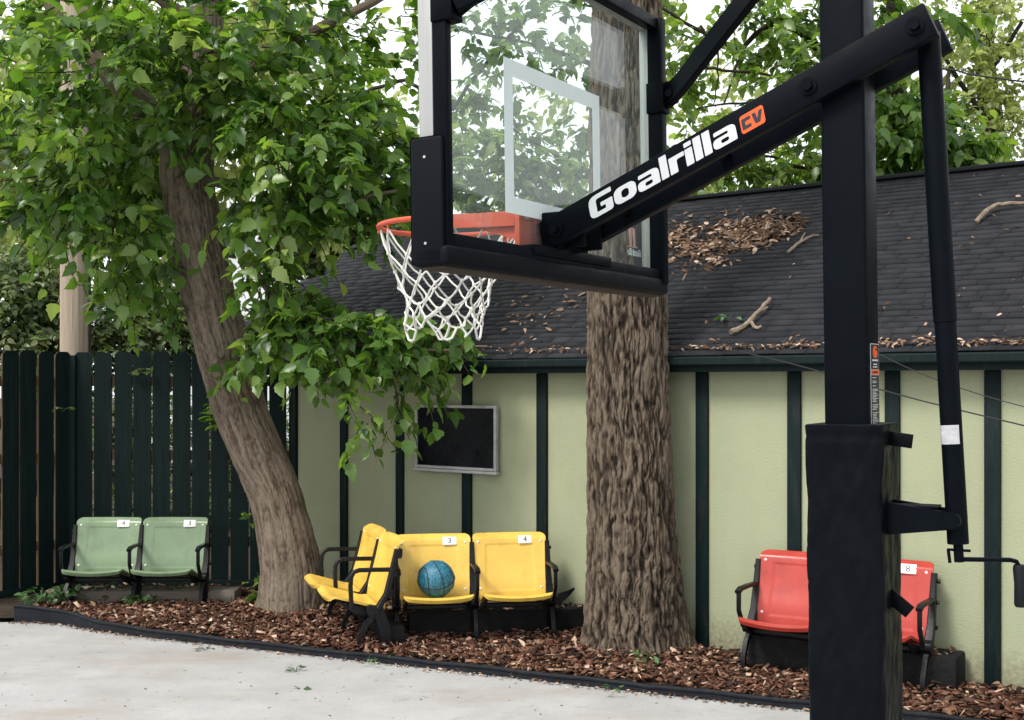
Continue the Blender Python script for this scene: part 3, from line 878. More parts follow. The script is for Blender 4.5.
# ------------------------------------------------------------------ fences
FC = Vector((-3.54, 9.83, 0))
def fence(name, label, start, d, count, pitch, wid, top, back_n, seed, raw=False):
    rg = random.Random(seed)
    root = tag(empty(name, start), label, 'fence')
    root.rotation_euler = (0, 0, math.atan2(d[1], d[0]))
    mb = MB(); edge = MB()
    for i in range(count):
        x0 = i * pitch + rg.uniform(-.004, .004); w = wid + rg.uniform(-.004, .003)
        t = top + rg.uniform(-.008, .008); zb = .03 + rg.uniform(-.01, .01); c = .028
        off = rg.uniform(-.003, .003)
        lean = rg.uniform(-.004, .004)
        poly = [(x0, zb), (x0 + w, zb), (x0 + w + lean, t - c), (x0 + w - c + lean, t), (x0 + c + lean, t), (x0 + lean, t - c)]
        mb.prism(poly, .02, Matrix(((1, 0, 0, 0), (0, 0, 1, off), (0, 1, 0, 0), (0, 0, 0, 1))))
    o = mb.build('picket_panel', M['fence'], root, smooth=False)
    if raw:
        o.data.materials.append(M['raw_wood'])
        for f in o.data.polygons:
            if abs(f.normal.x) > .8: f.material_index = 1  # plank sides are bare unpainted wood, tan in the gaps
    L = count * pitch
    s = back_n
    for z in (.35, 1.05, 1.65):
        o = MB().box((0, .024 if s > 0 else -.058, z - .04), (L, .060 if s > 0 else -.006, z + .04)).build('rail', M['raw_wood'], root, smooth=False)
    MB().box((-.02, -.03, -.06), (L, -.008, .045), .003).build('base_board', M['fence'], root)
    return root
fence('back_fence', 'dark green picket fence with dog eared tops behind the sage green seats', FC, (1, 0), 12, .1575, .139, 1.888, 1, 3)
lf = fence('side_fence', 'dark green picket fence along the left side, bare tan wood edges in its gaps', FC - Vector((.571, .821, 0)) * (.1575 * 9) - Vector((.012, 0, 0)), (.571, .821), 9, .1575, .138, 1.890, 1, 5, True)
MB().box((FC.x - .05, 9.80, -.06), (FC.x + .012, 9.86, 1.86), .006).build('corner_post', M['fence'], bpy.data.objects['back_fence']).matrix_parent_inverse = Matrix.Translation(FC).inverted()
# fence rails sit on the far side of each fence
# ------------------------------------------------------------------ utility pole with conduit
pc = pw(75.5, 385, 11.6); 
root = tag(empty('utility_pole', (pc.x, pc.y, 0)), 'weathered wooden utility pole behind the fence', 'utility pole')
S = []
nu, nv = 48, 60
th = np.linspace(0, 2 * np.pi, nu, endpoint=False); zz = np.linspace(-.1, 7.5, nv)
TH, ZZ = np.meshgrid(th, zz)
rr = .142 - .006 * ZZ / 7 + (fbm(TH / (2 * np.pi) * 30, ZZ * 2, 30, 4, 3) - .5) * .012
V = np.stack([rr * np.cos(TH), rr * np.sin(TH), ZZ], -1).reshape(-1, 3)
i = np.arange(nv - 1)[:, None] * nu; j = np.arange(nu)[None]; jn = (j + 1) % nu
mesh_np('pole', V, np.stack([i + j, i + jn, i + nu + jn, i + nu + j], -1).reshape(-1, 4), M['pole'], root, True)
MB().tube([(.148, -.03, 0), (.150, -.03, 2), (.146, -.03, 7)], .012, 8).build('conduit', M['cable'], root)

# ------------------------------------------------------------------ far house
hb_ = pw(180, 385, 27)
root = tag(empty('far_house', (hb_.x, hb_.y, 0)), 'pale house with grey roof seen beyond the fence behind the leaning tree', 'house')
mb = MB(); mb.box((-.9, 0, -.1), (.35, 5, 2.35)); mb.box((.36, 1.0, -.1), (3.2, 6, 4.9)); mb.build('wall', M['house_wall'], root, smooth=False)
mm = Matrix(((0, 0, 1, 0), (1, 0, 0, 0), (0, 1, 0, 0), (0, 0, 0, 1)))
mb = MB(); mb.prism([(-.3, 2.36), (2.4, 2.86), (5.3, 2.36), (5.3, 2.30), (-.3, 2.30)], 1.35, Matrix.Translation((-1.05, 0, 0)) @ mm)
mb.prism([(.8, 4.91), (3.5, 6.4), (6.2, 4.91)], 3.1, Matrix.Translation((.25, 0, 0)) @ mm)
mb.build('roof', M['house_roof'], root, smooth=False)
MB().box((1.9, .96, 2.4), (2.7, .995, 3.6)).build('window', M['window_dark'], root, smooth=False)

# ------------------------------------------------------------------ trees
YT = 8.75
tree = tag(empty('leaning_tree', gnd(289, 610)), 'leaning broad leaved tree between the sage green seats and the yellow seats', 'tree')
O = np.array(tree.location)
def tp(px, py, Y, r):
    p = pw(px, py, Y); return (p.x - O[0], p.y - O[1], p.z - O[2], r)
trunk_path = [tp(291, 640, YT, .29), tp(290, 612, YT, .245), tp(290, 590, YT, .222), tp(288, 560, YT, .208), tp(278, 500, YT, .194), tp(257, 450, YT, .198), tp(238, 400, YT, .200), tp(223, 350, YT, .196), tp(210, 300, YT, .190), tp(199, 250, YT, .182), tp(190, 200, YT, .178), tp(188, 160, YT + .02, .180), tp(194, 110, YT + .05, .145), tp(203, 50, YT + .1, .125), tp(207, -20, YT + .15, .11), tp(200, -130, YT + .2, .09), tp(205, -260, YT + .2, .06)]
def lob(TH, S):
    return .17 * np.exp(-S / .22) * np.cos(TH * 4 + .7) + .03 * np.cos(TH * 2 + S * 2)
bark_trunk('trunk', trunk_path, M['bark_smooth'], tree, 260, 620, 'smooth', lob)
limbs = [
    [(184, 165, 8.72, .125), (160, 125, 8.7, .11), (120, 85, 8.6, .085), (75, 40, 8.6, .05), (30, -20, 8.6, .035), (-20, -90, 8.5, .02)],
    [(200, 120, 8.75, .075), (240, 75, 8.6, .055), (300, 40, 8.5, .04), (370, 10, 8.5, .03), (420, -30, 8.5, .02)],
    [(222, 232, 8.68, .035), (246, 262, 8.55, .03), (268, 292, 8.45, .026), (300, 322, 8.35, .020), (360, 345, 8.25, .014), (430, 350, 8.2, .010), (485, 345, 8.15, .006)],
    [(205, 180, 8.7, .04), (250, 190, 8.5, .034), (310, 215, 8.3, .024), (350, 200, 8.25, .018), (395, 190, 8.2, .010)],
    [(370, 346, 8.25, .009), (400, 380, 8.15, .007), (392, 420, 8.1, .005), (375, 455, 8.1, .003)],
    [(204, 40, 8.85, .06), (150, -20, 8.6, .05), (90, -90, 8.5, .03)],
    [(206, 0, 8.88, .06), (260, -60, 8.9, .05), (340, -120, 8.9, .03)],
    [(268, 292, 8.45, .012), (262, 335, 8.4, .009), (258, 375, 8.4, .005)],
]
for l in limbs:
    mb = MB()
    P = spline([tp(a, b, y, r) for a, b, y, r in l], 22)
    P[:, :3] += np.cumsum(RNG.normal(0, .006, (22, 3)), 0)
    mb.tube([Vector(q[:3]) for q in P], [max(q[3], .003) for q in P], 9)
    mb.build('branch', M['bark_smooth'], tree)

def clump(px, py, Y, r, wgt=1.0, flat=.8):
    p = pw(px, py, Y) - Vector(O)
    return (tuple(p), (r, r, r * flat), wgt)
cl = [clump(*a) for a in [
    (15, 15, 8.1, .36, .4), (75, 5, 8.0, .40, .9), (140, 15, 8.2, .40, .9), (255, 25, 8.2, .34, .9), (310, 15, 8.4, .38, .9), (355, 60, 8.6, .30, .45), (388, 10, 8.8, .22, .2),
    (30, 85, 7.9, .36, .5), (95, 70, 7.8, .36, .9), (155, 50, 7.9, .26, .6), (30, 150, 8.0, .34, .45), (85, 140, 8.0, .32, .8), (20, 215, 8.2, .32, .3), (72, 205, 8.1, .34, .9), (72, 190, 8.6, .3, .7),
    (120, 220, 8.3, .34, .6), (155, 270, 8.7, .28, .5), (135, 275, 8.7, .22, .35), (150, 215, 9.0, .36, .8), (120, 140, 9.2, .50, 2.4), (160, 100, 9.3, .50, 2.0), (135, 175, 9.2, .40, 1.9), (60, 90, 9.3, .55, 1.0), (170, 40, 9.4, .5, 1.0),
    (245, 85, 8.1, .30, .8), (300, 95, 8.2, .34, .9), (345, 130, 8.3, .32, .8), (285, 145, 8.0, .30, .9), (325, 165, 8.1, .30, .9), (380, 155, 8.5, .28, .8), (262, 195, 8.2, .22, .7), (290, 225, 8.2, .25, .8), (340, 195, 8.4, .24, .7), (388, 195, 8.5, .18, .4), (270, 110, 9.2, .5, .9), (330, 90, 9.3, .5, .8), (360, 160, 9.1, .36, .7),
    (272, 275, 8.3, .17, .6), (292, 305, 8.3, .16, .7), (325, 328, 8.2, .14, .7), (365, 333, 8.2, .14, .7), (400, 334, 8.2, .13, .6), (440, 332, 8.15, .10, .4), (300, 332, 8.3, .16, .55), (340, 345, 8.2, .13, .4), (262, 330, 8.4, .12, .35), (380, 345, 8.15, .10, .25),
    (392, 392, 8.1, .07, .09), (368, 420, 8.1, .07, .09), (425, 375, 8.15, .07, .09), (255, 360, 8.4, .07, .10), (345, 395, 8.1, .06, .07), (205, 105, 8.3, .20, .7), (195, 60, 8.2, .24, .8), (150, 120, 8.25, .2, .5),
]]
for a in [(60, -70, 8.3, .7, .4), (170, -80, 8.2, .7, .4), (290, -80, 8.4, .6, .35), (400, -100, 8.7, .5, .2), (-60, 40, 8.3, .7, .25), (0, -190, 8.5, .8, .25), (130, -210, 8.8, .9, .25), (270, -210, 8.8, .8, .25), (-130, -60, 8.6, .8, .25), (90, 20, 9.8, .8, .5), (200, -40, 10.0, .9, .4), (300, 0, 9.9, .6, .25), (200, -310, 8.8, .9, .25)]:
    cl.append(clump(*a))
centre = pw(200, 90, 8.75) - Vector(O)
fol = [foliage(cl, 33, 8, .110, .27, .42, tuple(centre))]
crown_objects(tree, fol, M['leaf_front'], M['twig'], 1.0, .3)

# big straight trunk in front of the wall
YB = 7.58
big = tag(empty('tall_tree', gnd(633, 655)), 'big tree with a thick straight furrowed trunk against the shed wall', 'tree')
O = np.array(big.location)
O2 = O.copy()
bp_ = [tp(634, 690, YB, .47), tp(634, 655, YB, .375), tp(634, 640, YB, .345), tp(633, 610, YB, .305), tp(632, 560, YB, .283), tp(630, 450, YB, .262), tp(627, 300, YB, .246), tp(626, 150, YB, .225), tp(627, 30, YB, .210), tp(627, -100, YB, .20), tp(630, -260, YB, .19), tp(640, -420, YB, .15), tp(640, -600, YB, .10)]
def lob2(TH, S):
    return .16 * np.exp(-S / .22) * np.cos(TH * 5 + 1.2) + .05 * np.exp(-S / .5) * np.cos(TH * 3)
bark_trunk('trunk', bp_, M['bark_rough'], big, 480, 1150, 'rough', lob2)
for l in [[(635, -200, 7.6, .12), (560, -260, 7.3, .09), (480, -300, 7.0, .05)], [(635, -230, 7.6, .12), (720, -300, 7.5, .09), (800, -350, 7.3, .05)], [(633, -180, 7.6, .1), (600, -260, 8.4, .07), (560, -280, 9.2, .04)], [(640, -300, 7.6, .1), (700, -360, 8.5, .06)]]:
    P = spline([tp(a, b, y, r) for a, b, y, r in l], 14)
    MB().tube([Vector(q[:3]) for q in P], [q[3] for q in P], 9).build('branch', M['bark_rough'], big)
cl = [clump(*a) for a in [(500, -320, 7.2, .8), (600, -360, 7.4, .8), (700, -380, 7.4, .8), (800, -370, 7.3, .7), (560, -300, 9.0, .8), (700, -380, 8.6, .8), (640, -480, 7.6, .9), (640, -300, 9.4, .7), (500, -420, 8.2, .8), (790, -450, 8.2, .8), (820, -260, 8.6, .8), (950, -260, 8.2, .8), (1060, -220, 7.8, .8), (700, -270, 9.5, .8), (900, -330, 9.6, .9), (1040, -330, 9.0, .9), (780, -360, 10.4, .9)]]
crown_objects(big, [foliage(cl, 24, 8, .15, .32)], M['leaf_mid'], M['twig'])

# trees beyond the shed
def back_tree(name, label, trunk, branches, clumps, per, size, leafm, twl=.32, nl=8, group=None, w=1.0, bark='twig', drp=.5):
    global O
    b = pw(*trunk[0][:3]); root = tag(empty(name, (b.x, b.y, 0)), label, 'tree', group)
    O = np.array(root.location)
    P = spline([tp(*q) for q in trunk], 24); P[0, 2] = -.15
    MB().tube([Vector(q[:3]) for q in P], [q[3] for q in P], 10).build('trunk', M[bark], root)
    if branches:
        for l in branches:
            P = spline([tp(*q) for q in l], 14); P[:, :3] += np.cumsum(RNG.normal(0, .01, (14, 3)), 0)
            MB().tube([Vector(q[:3]) for q in P], [max(.005, q[3]) for q in P], 7).build('branch', M[bark], root)
    crown_objects(root, [foliage([clump(*c) for c in clumps], per, nl, size, twl, drp)], M[leafm], M['twig'], w)
    return root

Yb = 12.8
back_tree('spreading_tree', 'dark branched leafy tree behind the roof, seen through the backboard',
    [(628, 520, 13.2, .14), (626, 380, 13.2, .13), (622, 200, 13.1, .11), (610, 60, 13.0, .08), (600, -80, 12.9, .05)],
    [[(622, 250, 13.1, .04), (560, 215, 12.9, .022), (520, 175, 12.8, .016), (480, 178, 12.6, .010)], [(622, 190, 13.1, .035), (560, 160, 12.9, .018), (510, 130, 12.8, .010)], [(612, 70, 13, .035), (540, 45, 12.8, .02), (470, 30, 12.8, .014), (420, 30, 12.7, .01)], [(450, 110, 12.8, .02), (480, 70, 12.8, .02), (520, 20, 12.8, .015)], [(360, 90, 12.6, .02), (400, 75, 12.6, .02), (430, 95, 12.6, .02)]],
    [(470, 30, Yb, .42, .8), (540, 30, Yb, .40, .7), (500, 85, Yb, .38, .75), (455, 120, Yb, .40, .8), (480, 170, Yb, .42, 1.2), (535, 160, Yb, .36, 1.1), (560, 185, Yb, .40, 1.1), (450, 215, Yb, .40, 1), (510, 215, Yb, .45, 1.2), (580, 60, Yb, .30, .5), (590, 120, Yb, .25, .35), (575, 215, Yb, .40, 1), (415, 60, Yb, .25, .25), (410, 150, Yb, .35, .4), (430, -40, Yb, .6, .9), (540, -50, Yb, .7, 1), (620, -30, Yb, .5, .6), (640, 60, Yb + .5, .35, .5), (420, 235, Yb + .4, .4, .8)],
    30, .140, 'leaf_mid', .32, w=.85)
Yc = 12.4
back_tree('drooping_tree', 'leafy tree with thin dark limbs behind the roof between backboard and post',
    [(846, 520, 12.6, .15), (848, 300, 12.6, .13), (846, 150, 12.5, .11), (830, 20, 12.4, .09), (800, -90, 12.3, .06)],
    [[(835, 60, 12.4, .05), (780, 20, 12.3, .035), (735, 45, 12.25, .024), (700, 25, 12.2, .02), (655, 0, 12.1, .015)], [(845, 140, 12.4, .03), (790, 110, 12.3, .018), (735, 105, 12.2, .012), (700, 112, 12.2, .008)], [(735, 45, 12.25, .018), (740, 65, 12.3, .014), (728, 110, 12.2, .008)], [(700, 25, 12.2, .014), (715, 60, 12.2, .01), (708, 100, 12.2, .006)], [(690, 70, 12.2, .018), (720, 75, 12.2, .015), (800, 85, 12.1, .012)], [(846, 170, 12.5, .03), (790, 165, 12.3, .016), (740, 150, 12.2, .01)]],
    [(690, 35, Yc, .35, .6), (675, 90, Yc, .25, .4), (690, 150, Yc, .36, .8), (735, 25, Yc, .28, .45), (745, 140, Yc, .40, .7), (725, 175, Yc, .36, .8), (700, 185, Yc, .33, .8), (780, 40, Yc, .42, 1.2), (800, 20, Yc, .40, 1.1), (805, 75, Yc - .4, .34, 1), (770, 85, Yc, .32, .6), (790, 150, Yc, .36, .8), (800, 180, Yc, .25, .6), (770, 178, Yc, .25, .5), (835, 60, Yc, .4, .8), (660, -40, Yc, .6, .8), (780, -50, Yc, .7, 1), (840, 150, Yc, .4, .6)],
    28, .135, 'leaf_mid', .32, w=.78)
Yd = 11.3
back_tree('dark_leaved_tree', 'dark green tree with drooping leaves over the roof right of the post',
    [(905, 520, 11.8, .14), (908, 300, 11.8, .13), (900, 160, 11.6, .10), (895, 60, 11.5, .08), (890, -100, 11.4, .05)],
    [[(900, 130, 11.6, .03), (930, 110, 11.4, .025), (975, 130, 11.3, .015)], [(897, 80, 11.5, .03), (870, 40, 11.4, .02)]],
    [(900, 115, Yd, .30, .8), (885, 95, Yd, .22, .5), (925, 135, Yd, .32, 1.0), (955, 145, Yd, .26, .8), (905, 150, Yd, .26, .8), (975, 158, Yd, .16, .4), (880, 140, Yd, .25, .5), (875, 20, Yd, .25, .45), (890, 60, Yd, .2, .2), (950, 18, Yd, .12, .2), (860, -60, Yd, .5, .8), (925, 110, Yd + .3, .28, .6), (945, 158, Yd, .2, .5), (880, 10, Yd, .2, .3)],
    30, .14, 'leaf_front', .3, drp=.8, w=.8)
Ye = 24
back_tree('pale_tree', 'tall pale yellow green tree far behind the roof at the right',
    [(1000, 480, 25, .3), (1000, 200, 25, .26), (985, 60, 25, .2), (990, -100, 25, .1)],
    [[(988, 120, 24, .06), (950, 60, 23.6, .04), (930, 10, 23.5, .03)], [(950, 68, 23.6, .04), (947, 95, 23.4, .05), (945, 110, 23.4, .04)], [(990, 70, 24, .05), (1020, 20, 23.6, .04)]],
    [(935, 30, Ye, .7, .7), (985, 20, Ye, .9, 1.1), (1020, 10, Ye, .9, 1), (960, 70, Ye, .7, 1), (1005, 70, Ye, .9, 1.2), (1025, 110, Ye, .9, 1.1), (985, 120, Ye, .8, 1), (945, 110, Ye, .55, .6), (1020, 160, Ye, .6, .7), (975, 160, Ye, .6, .6), (1060, 60, Ye, 1, 1), (1000, -60, Ye, 1.2, 1), (920, -30, Ye, .9, .5), (860, 180, Ye, .7, .6), (900, 165, Ye, .5, .5)],
    52, .14, 'leaf_pale', .5, 9)
back_tree('airy_tree', 'pale airy tree far behind the shed roof, seen low behind the backboard', [(640, 480, 22, .2), (638, 250, 22, .16), (630, 60, 22, .1)], None,
    [(560, 200, 22, .8, .8), (610, 170, 22, .8, .7), (500, 210, 22, .8, .8), (680, 190, 22, .8, .8), (740, 190, 22, .8, .8), (450, 200, 22, .8, .7), (790, 180, 22, .7, .7), (590, 90, 22, .8, .5), (700, 120, 22, .7, .5), (500, 120, 22, .8, .5), (640, 30, 22, .8, .4), (760, 60, 22, .8, .5), (430, 110, 22, .7, .4), (420, 220, 21.5, .7, .7)],
    42, .17, 'leaf_pale', .5, 8)
back_tree('hazy_tree', 'bright yellow green tree beyond the fence at far left',
    [(40, 480, 19, .3), (45, 330, 19, .25), (40, 150, 19, .2), (60, 0, 19, .1)], [[(42, 200, 19, .08), (110, 120, 18.6, .05), (170, 80, 18.5, .04)]],
    [(10, 60, 18.5, 1.0), (80, 50, 18.5, .9), (150, 40, 18.6, .9), (10, 150, 18.5, .9), (80, 150, 18.5, .8), (160, 150, 18.6, .8), (15, 230, 18.5, .8), (90, 230, 18.6, .7), (150, 250, 18.6, .7), (230, 60, 18.8, .8), (290, 60, 19, .8, .7), (350, 120, 19, .5, .5), (230, 150, 18.9, .6, .8), (300, 150, 19, .7, .8), (350, 190, 19, .6, .8), (30, 110, 18.2, .8), (110, 100, 18.2, .8), (190, 100, 18.2, .8), (100, -60, 18.5, 1.2), (250, -40, 18.6, 1.1), (-50, 100, 18.5, 1)],
    75, .18, 'leaf_pale', .5, 8)
back_tree('far_tree', 'bushy green tree far behind the leaning tree and the shed gable',
    [(330, 430, 21, .2), (335, 280, 21, .17), (330, 180, 21, .1)], None,
    [(330, 230, 21, .7), (370, 225, 21, .6), (300, 260, 21, .5), (345, 265, 20.6, .5, .9), (400, 230, 21, .6), (280, 220, 21, .5, .7)],
    90, .15, 'leaf_bush', .45, 8)
# bushes behind the fence
def bush(name, label, px, py, Y, clumps, per, size, leafm):
    global O
    b = pw(px, py, Y); root = tag(empty(name, (b.x, b.y, -.1)), label, 'bush'); O = np.array(root.location)
    for q in range(5):
        MB().tube([(RNG.uniform(-.15, .15), RNG.uniform(-.1, .1), 0), (RNG.uniform(-.4, .4), RNG.uniform(-.2, .2), .9), (RNG.uniform(-.8, .8), RNG.uniform(-.3, .3), 1.8)], [.04, .03, .012], 6).build('stem', M['twig'], root)
    crown_objects(root, [foliage([clump(*c) for c in clumps], per, 9, size, .35, .25)], M[leafm], M['twig'], .8)
bush('dark_bush', 'dark green bush rising behind the side fence at far left', 15, 385, 14.5, [(5, 290, 14.5, .6, 1.2), (35, 310, 14.4, .5, 1.2), (10, 345, 14.4, .6, 1.2), (45, 345, 14.5, .5, 1.1), (-40, 300, 14.5, .7), (45, 270, 14.6, .45)], 105, .10, 'leaf_bush')
bush('sunlit_bush', 'pale sunlit small leaved bush between the pole and the leaning tree', 130, 385, 15, [(105, 325, 15, .45, 1.2), (140, 325, 15.4, .5, 1.2), (175, 335, 15.6, .4, 1), (110, 355, 15, .5), (160, 300, 15.8, .45, 1), (190, 315, 15.8, .4, .9), (60, 330, 15.4, .4), (215, 335, 15.8, .35), (120, 420, 14.5, .6, 1), (190, 430, 14.6, .6, 1), (255, 440, 14.8, .6, 1), (150, 500, 14.4, .6, .8), (230, 500, 14.6, .6, .8)], 130, .085, 'leaf_bush')

# ------------------------------------------------------------------ stadium seats
def grid_solid(fn, nx, nz, thick_fn, name, material, parent):
    """a moulded shell: fn(u,v) front surface, thick_fn(u,v) its offset to the back"""
    us = np.linspace(0, 1, nx); vs = np.linspace(0, 1, nz)
    Ff = np.array([[fn(u, v) for u in us] for v in vs]); Bk = np.array([[np.array(fn(u, v)) + np.array(thick_fn(u, v)) for u in us] for v in vs])
    V = np.concatenate([Ff.reshape(-1, 3), Bk.reshape(-1, 3)]); n = nx * nz
    q = []
    for a in range(nz - 1):
        for b in range(nx - 1):
            i = a * nx + b
            q.append((i, i + 1, i + nx + 1, i + nx)); q.append((n + i, n + i + nx, n + i + nx + 1, n + i + 1))
    for a in range(nz - 1):
        i = a * nx; q.append((i, i + nx, n + i + nx, n + i)); i = a * nx + nx - 1; q.append((i + nx, i, n + i, n + i + nx))
    for b in range(nx - 1):
        q.append((b + 1, b, n + b, n + b + 1)); i = (nz - 1) * nx + b; q.append((i, i + 1, n + i + 1, n + i))
    o = mesh_np(name, V, np.array(q), material, parent, True)
    o.data.set_sharp_from_angle(angle=R(50))
    return o

def sstep(a, b, x):
    t = min(1, max(0, (x - a) / (b - a))); return t * t * (3 - 2 * t)

PITCH = .502
BW, BH = .488, .431
def back_pt(u, v, c=0.0):
    """front of the backrest; v=0 at the bottom. Reclined, gently dished, corners rounded."""
    z = .236 + v * BH
    rc = .028
    # corner rounding narrows the rows near top and bottom
    def edge(d):
        d = min(max(d, 0), rc); return rc - math.sqrt(max(0, rc * rc - (rc - d) ** 2))
    w = BW / 2 * (1 - .045 * (1 - v)) - (edge((1 - v) * BH) if v > .5 else edge(v * BH) * .6)
    x = (2 * u - 1) * w
    y = .175 + .225 * (z - .262) + .022 * (1 - (x / (BW / 2)) ** 2) - .012 * math.exp(-((v - .25) / .2) ** 2)
    y += .030 * sstep(.90, 1.0, v) ** 2
    # moulded recess outline
    top, bot = .84, .16
    xl = .165 * (1 - .06 * v)
    din = min(xl - abs(x), (top - v) * BH, (v - bot) * BH)
    y += .0035 * sstep(-.003, .003, din)
    return (x + c, y, z)

def seat_pt(u, v, c=0.0):
    """top of the seat; v=0 at the front"""
    d = .335 * v
    rc = .075
    e = rc - math.sqrt(max(0, rc * rc - (rc - min(d, rc)) ** 2)) if d < rc else 0
    w = .228 - e * .8 - .022 * v
    x = (2 * u - 1) * w
    dish = .026 * (1 - (x / .23) ** 2) * (1 - .25 * v)
    z = .355 - .29 * d - dish * .8 - .022 * (1 - sstep(0, .16, v)) + .012 * sstep(.85, 1, v)
    return (x + c, -.165 + d, z)

def seat_thick(u, v):
    return (0, .012 * (1 - sstep(0, .1, v)), -.015 - .007 * (1 - sstep(0, .1, v)))

def make_pair(name, label, matn, plates, loc, ang, ball=False, style='flat', wing=False):
    root = tag(empty(name, loc, ang), label, 'stadium seats', 'pairs of stadium seats')
    for i, c in enumerate((-PITCH / 2, PITCH / 2)):
        bk = grid_solid(lambda u, v: back_pt(u, v, c), 56, 60, lambda u, v: (0, .016, .001), 'backrest', M[matn], root)
        bk['label'] = ''
        del bk['label']
        # rivets
        for (u, v) in ((.07, .88), (.93, .88), (.07, .20), (.93, .20)):
            p = Vector(back_pt(u, v, c)); MB().sphere(p + Vector((0, -.001, 0)), .0085, (1, .5, 1), 10).build('rivet', M['plate'], bk)
        for yy, zz_ in ((.244, .33), (.302, .58)):
            MB().bar([(c - .18, yy, zz_), (c + .18, yy, zz_)], .02, .05).build('rear_brace', M['cast_iron'], bk)
        if plates and plates[i]:
            p = Vector(back_pt(.72, .945, c)); q = Vector(back_pt(.72, .865, c))
            tilt = math.atan2(p.y - q.y, p.z - q.z)
            Mx = Matrix.Translation(p * .5 + q * .5 + Vector((0, -.006, 0))) @ Matrix.Rotation(R(90) - tilt, 4, 'X')
            mb = MB(); mb.box((-.046, -.027, -.001), (.046, .027, .001), .0008, Mx)
            mb.build('number_plate', M['plate'], bk)
            text_mesh('number', plates[i], .050, M['ink'], bk, Mx @ Matrix.Translation((0, 0, .0016)), .0003, 0)
        st = grid_solid(lambda u, v: seat_pt(u, v, c), 30, 34, seat_thick, 'seat', M[matn], root)
        mb = MB(); mb.bar([(c - .2, .05, .238), (c + .2, .05, .238)], .03, .03)
        # seat ribs and hinge ears
        for sx in (-.2, .2):
            mb.prism([(-.11, .300), (.15, .235), (.19, .215), (.12, .195), (.0, .225)], .012, Matrix.Translation((c + sx - .006, 0, 0)) @ mm)
        mb.build('seat_hinge', M['cast_iron'], st)
    for kx in (-1, 0, 1):
        x = kx * PITCH
        mb = MB()
        # cast standard: foot, sweeping leg
        mb.prism([(.17, 0), (.225, 0), (.215, .12), (.19, .20), (.165, .275), (.075, .275), (.07, .245), (.12, .20), (.15, .10)], .034, Matrix.Translation((x - .017, 0, 0)) @ mm)
        mb.prism([(.02, -.02), (.12, -.02), (.12, .008), (.06, .016), (.035, .07), (.075, .15), (.125, .205), (.10, .222), (.05, .17), (.012, .085), (.008, .02)], .026, Matrix.Translation((x - .013, 0, 0)) @ mm)
        mb.cyl((x - .026, .10, .245), (x + .026, .10, .245), .034, 14)
        mb.box((x - .035, .01, -.02), (x + .035, .09, .012), .004)
        mb.build('leg', M['cast_iron'], root)
        mb = MB()
        mb.bar([(x, .135, .25), (x, .195, .34), (x, .262, .615)], .034, [.05, .045, .030], (1, 0, 0))
        for zz_ in (.33, .46, .57):
            yy = .175 + .25 * (zz_ - .262) + .018
            for sgn in ((1,) if kx == -1 else (-1,) if kx == 1 else (-1, 1)):
                mb.box((x + min(0, sgn * .05), yy, zz_ - .015), (x + max(0, sgn * .05), yy + .02, zz_ + .015), .003)
            if kx: mb.cyl((x, yy, zz_), (x + kx * .03, yy, zz_), .011, 8)
        mb.build('back_bracket', M['cast_iron'], root)
        mb = MB()
        if style == 'loop':
            mb.bar([(x, .232, .490), (x, .12, .494), (x, .02, .496), (x, -.012, .485), (x, -.028, .455), (x, -.032, .40), (x, -.025, .265)], .026, .026, (1, 0, 0))
        else:
            mb.bar([(x, .232, .478), (x, .08, .482), (x, -.02, .480), (x, -.06, .465)], .036, [.020, .020, .022, .020], (0, 0, 1))
            mb.bar([(x, -.045, .472), (x, -.045, .36), (x, .02, .26)], .020, .024, (1, 0, 0))
        mb.build('armrest', M['cast_iron'], root)
    if wing:
        mb = MB()
        mb.prism([(0, -.03), (.04, -.045), (.11, .02), (.14, .055), (.135, .065), (.09, .045), (.03, .03)], .012, Matrix.Translation((PITCH + .02, .12, .26)) @ Matrix.Rotation(R(90), 4, 'X'))
        mb.build('seat_lever', M['cast_iron'], root)
    return root

make_pair('stadium_seat_pair', 'pair of sage green stadium seats in front of the back fence', 'green', ('4', '3'), (-2.80, 8.93, -.055), R(0))
yl = make_pair('stadium_seat_pair', 'pair of yellow stadium seats facing the court with the ball on it', 'yellow', ('3', '4'), (-.225, 7.72, -.028), R(9), wing=True)
make_pair('stadium_seat_pair', 'pair of yellow stadium seats turned sideways beside the leaning tree', 'yellow', None, (-1.12, 7.9, -.01), R(-71), style='loop')
make_pair('stadium_seat_pair', 'pair of red stadium seats partly hidden behind the padded post', 'red', (None, '8'), (1.732, 6.650, -.018), R(-32.9))

def timber(label, loc, ang, x0, x1, y0, y1, hgt, m, leaves=0):
    root = tag(MB().box((x0, y0, -.06), (x1, y1, hgt), .016).build('timber_sleeper', m), label, 'timber', 'timbers under the seats')
    root.location = loc; root.rotation_euler = (0, 0, ang)
    if leaves:
        n = leaves
        c = Matrix.Translation(loc) @ Matrix.Rotation(ang, 4, 'Z')
        P = np.array([c @ Vector((random.uniform(x0 + .02, x1 - .02), random.uniform(y0 + .02, y1), hgt + random.uniform(.001, .012))) for _ in range(n)])
        A = np.stack([RNG.normal(0, 1, n), RNG.normal(0, 1, n), RNG.normal(0, .15, n)], 1)
        V, Fq, Rn = leaves_np(P, A, np.array([0, 0, 1.]) + RNG.normal(0, .3, (n, 3)), RNG.uniform(.02, .06, n), .5, .3, .4)
        o = mesh_np('timber_leaves', V, Fq, M['litter'], None, False, Rn)
        return root, o
    return root, None
_, o = timber('pale weathered timber lying under the sage green seats', (-2.80, 8.93, 0), 0, -.72, .72, .18, .42, .075, M['slab'], 60)
tag(o, 'dead leaves on the pale timber under the sage green seats', 'leaf litter', None, 'stuff')
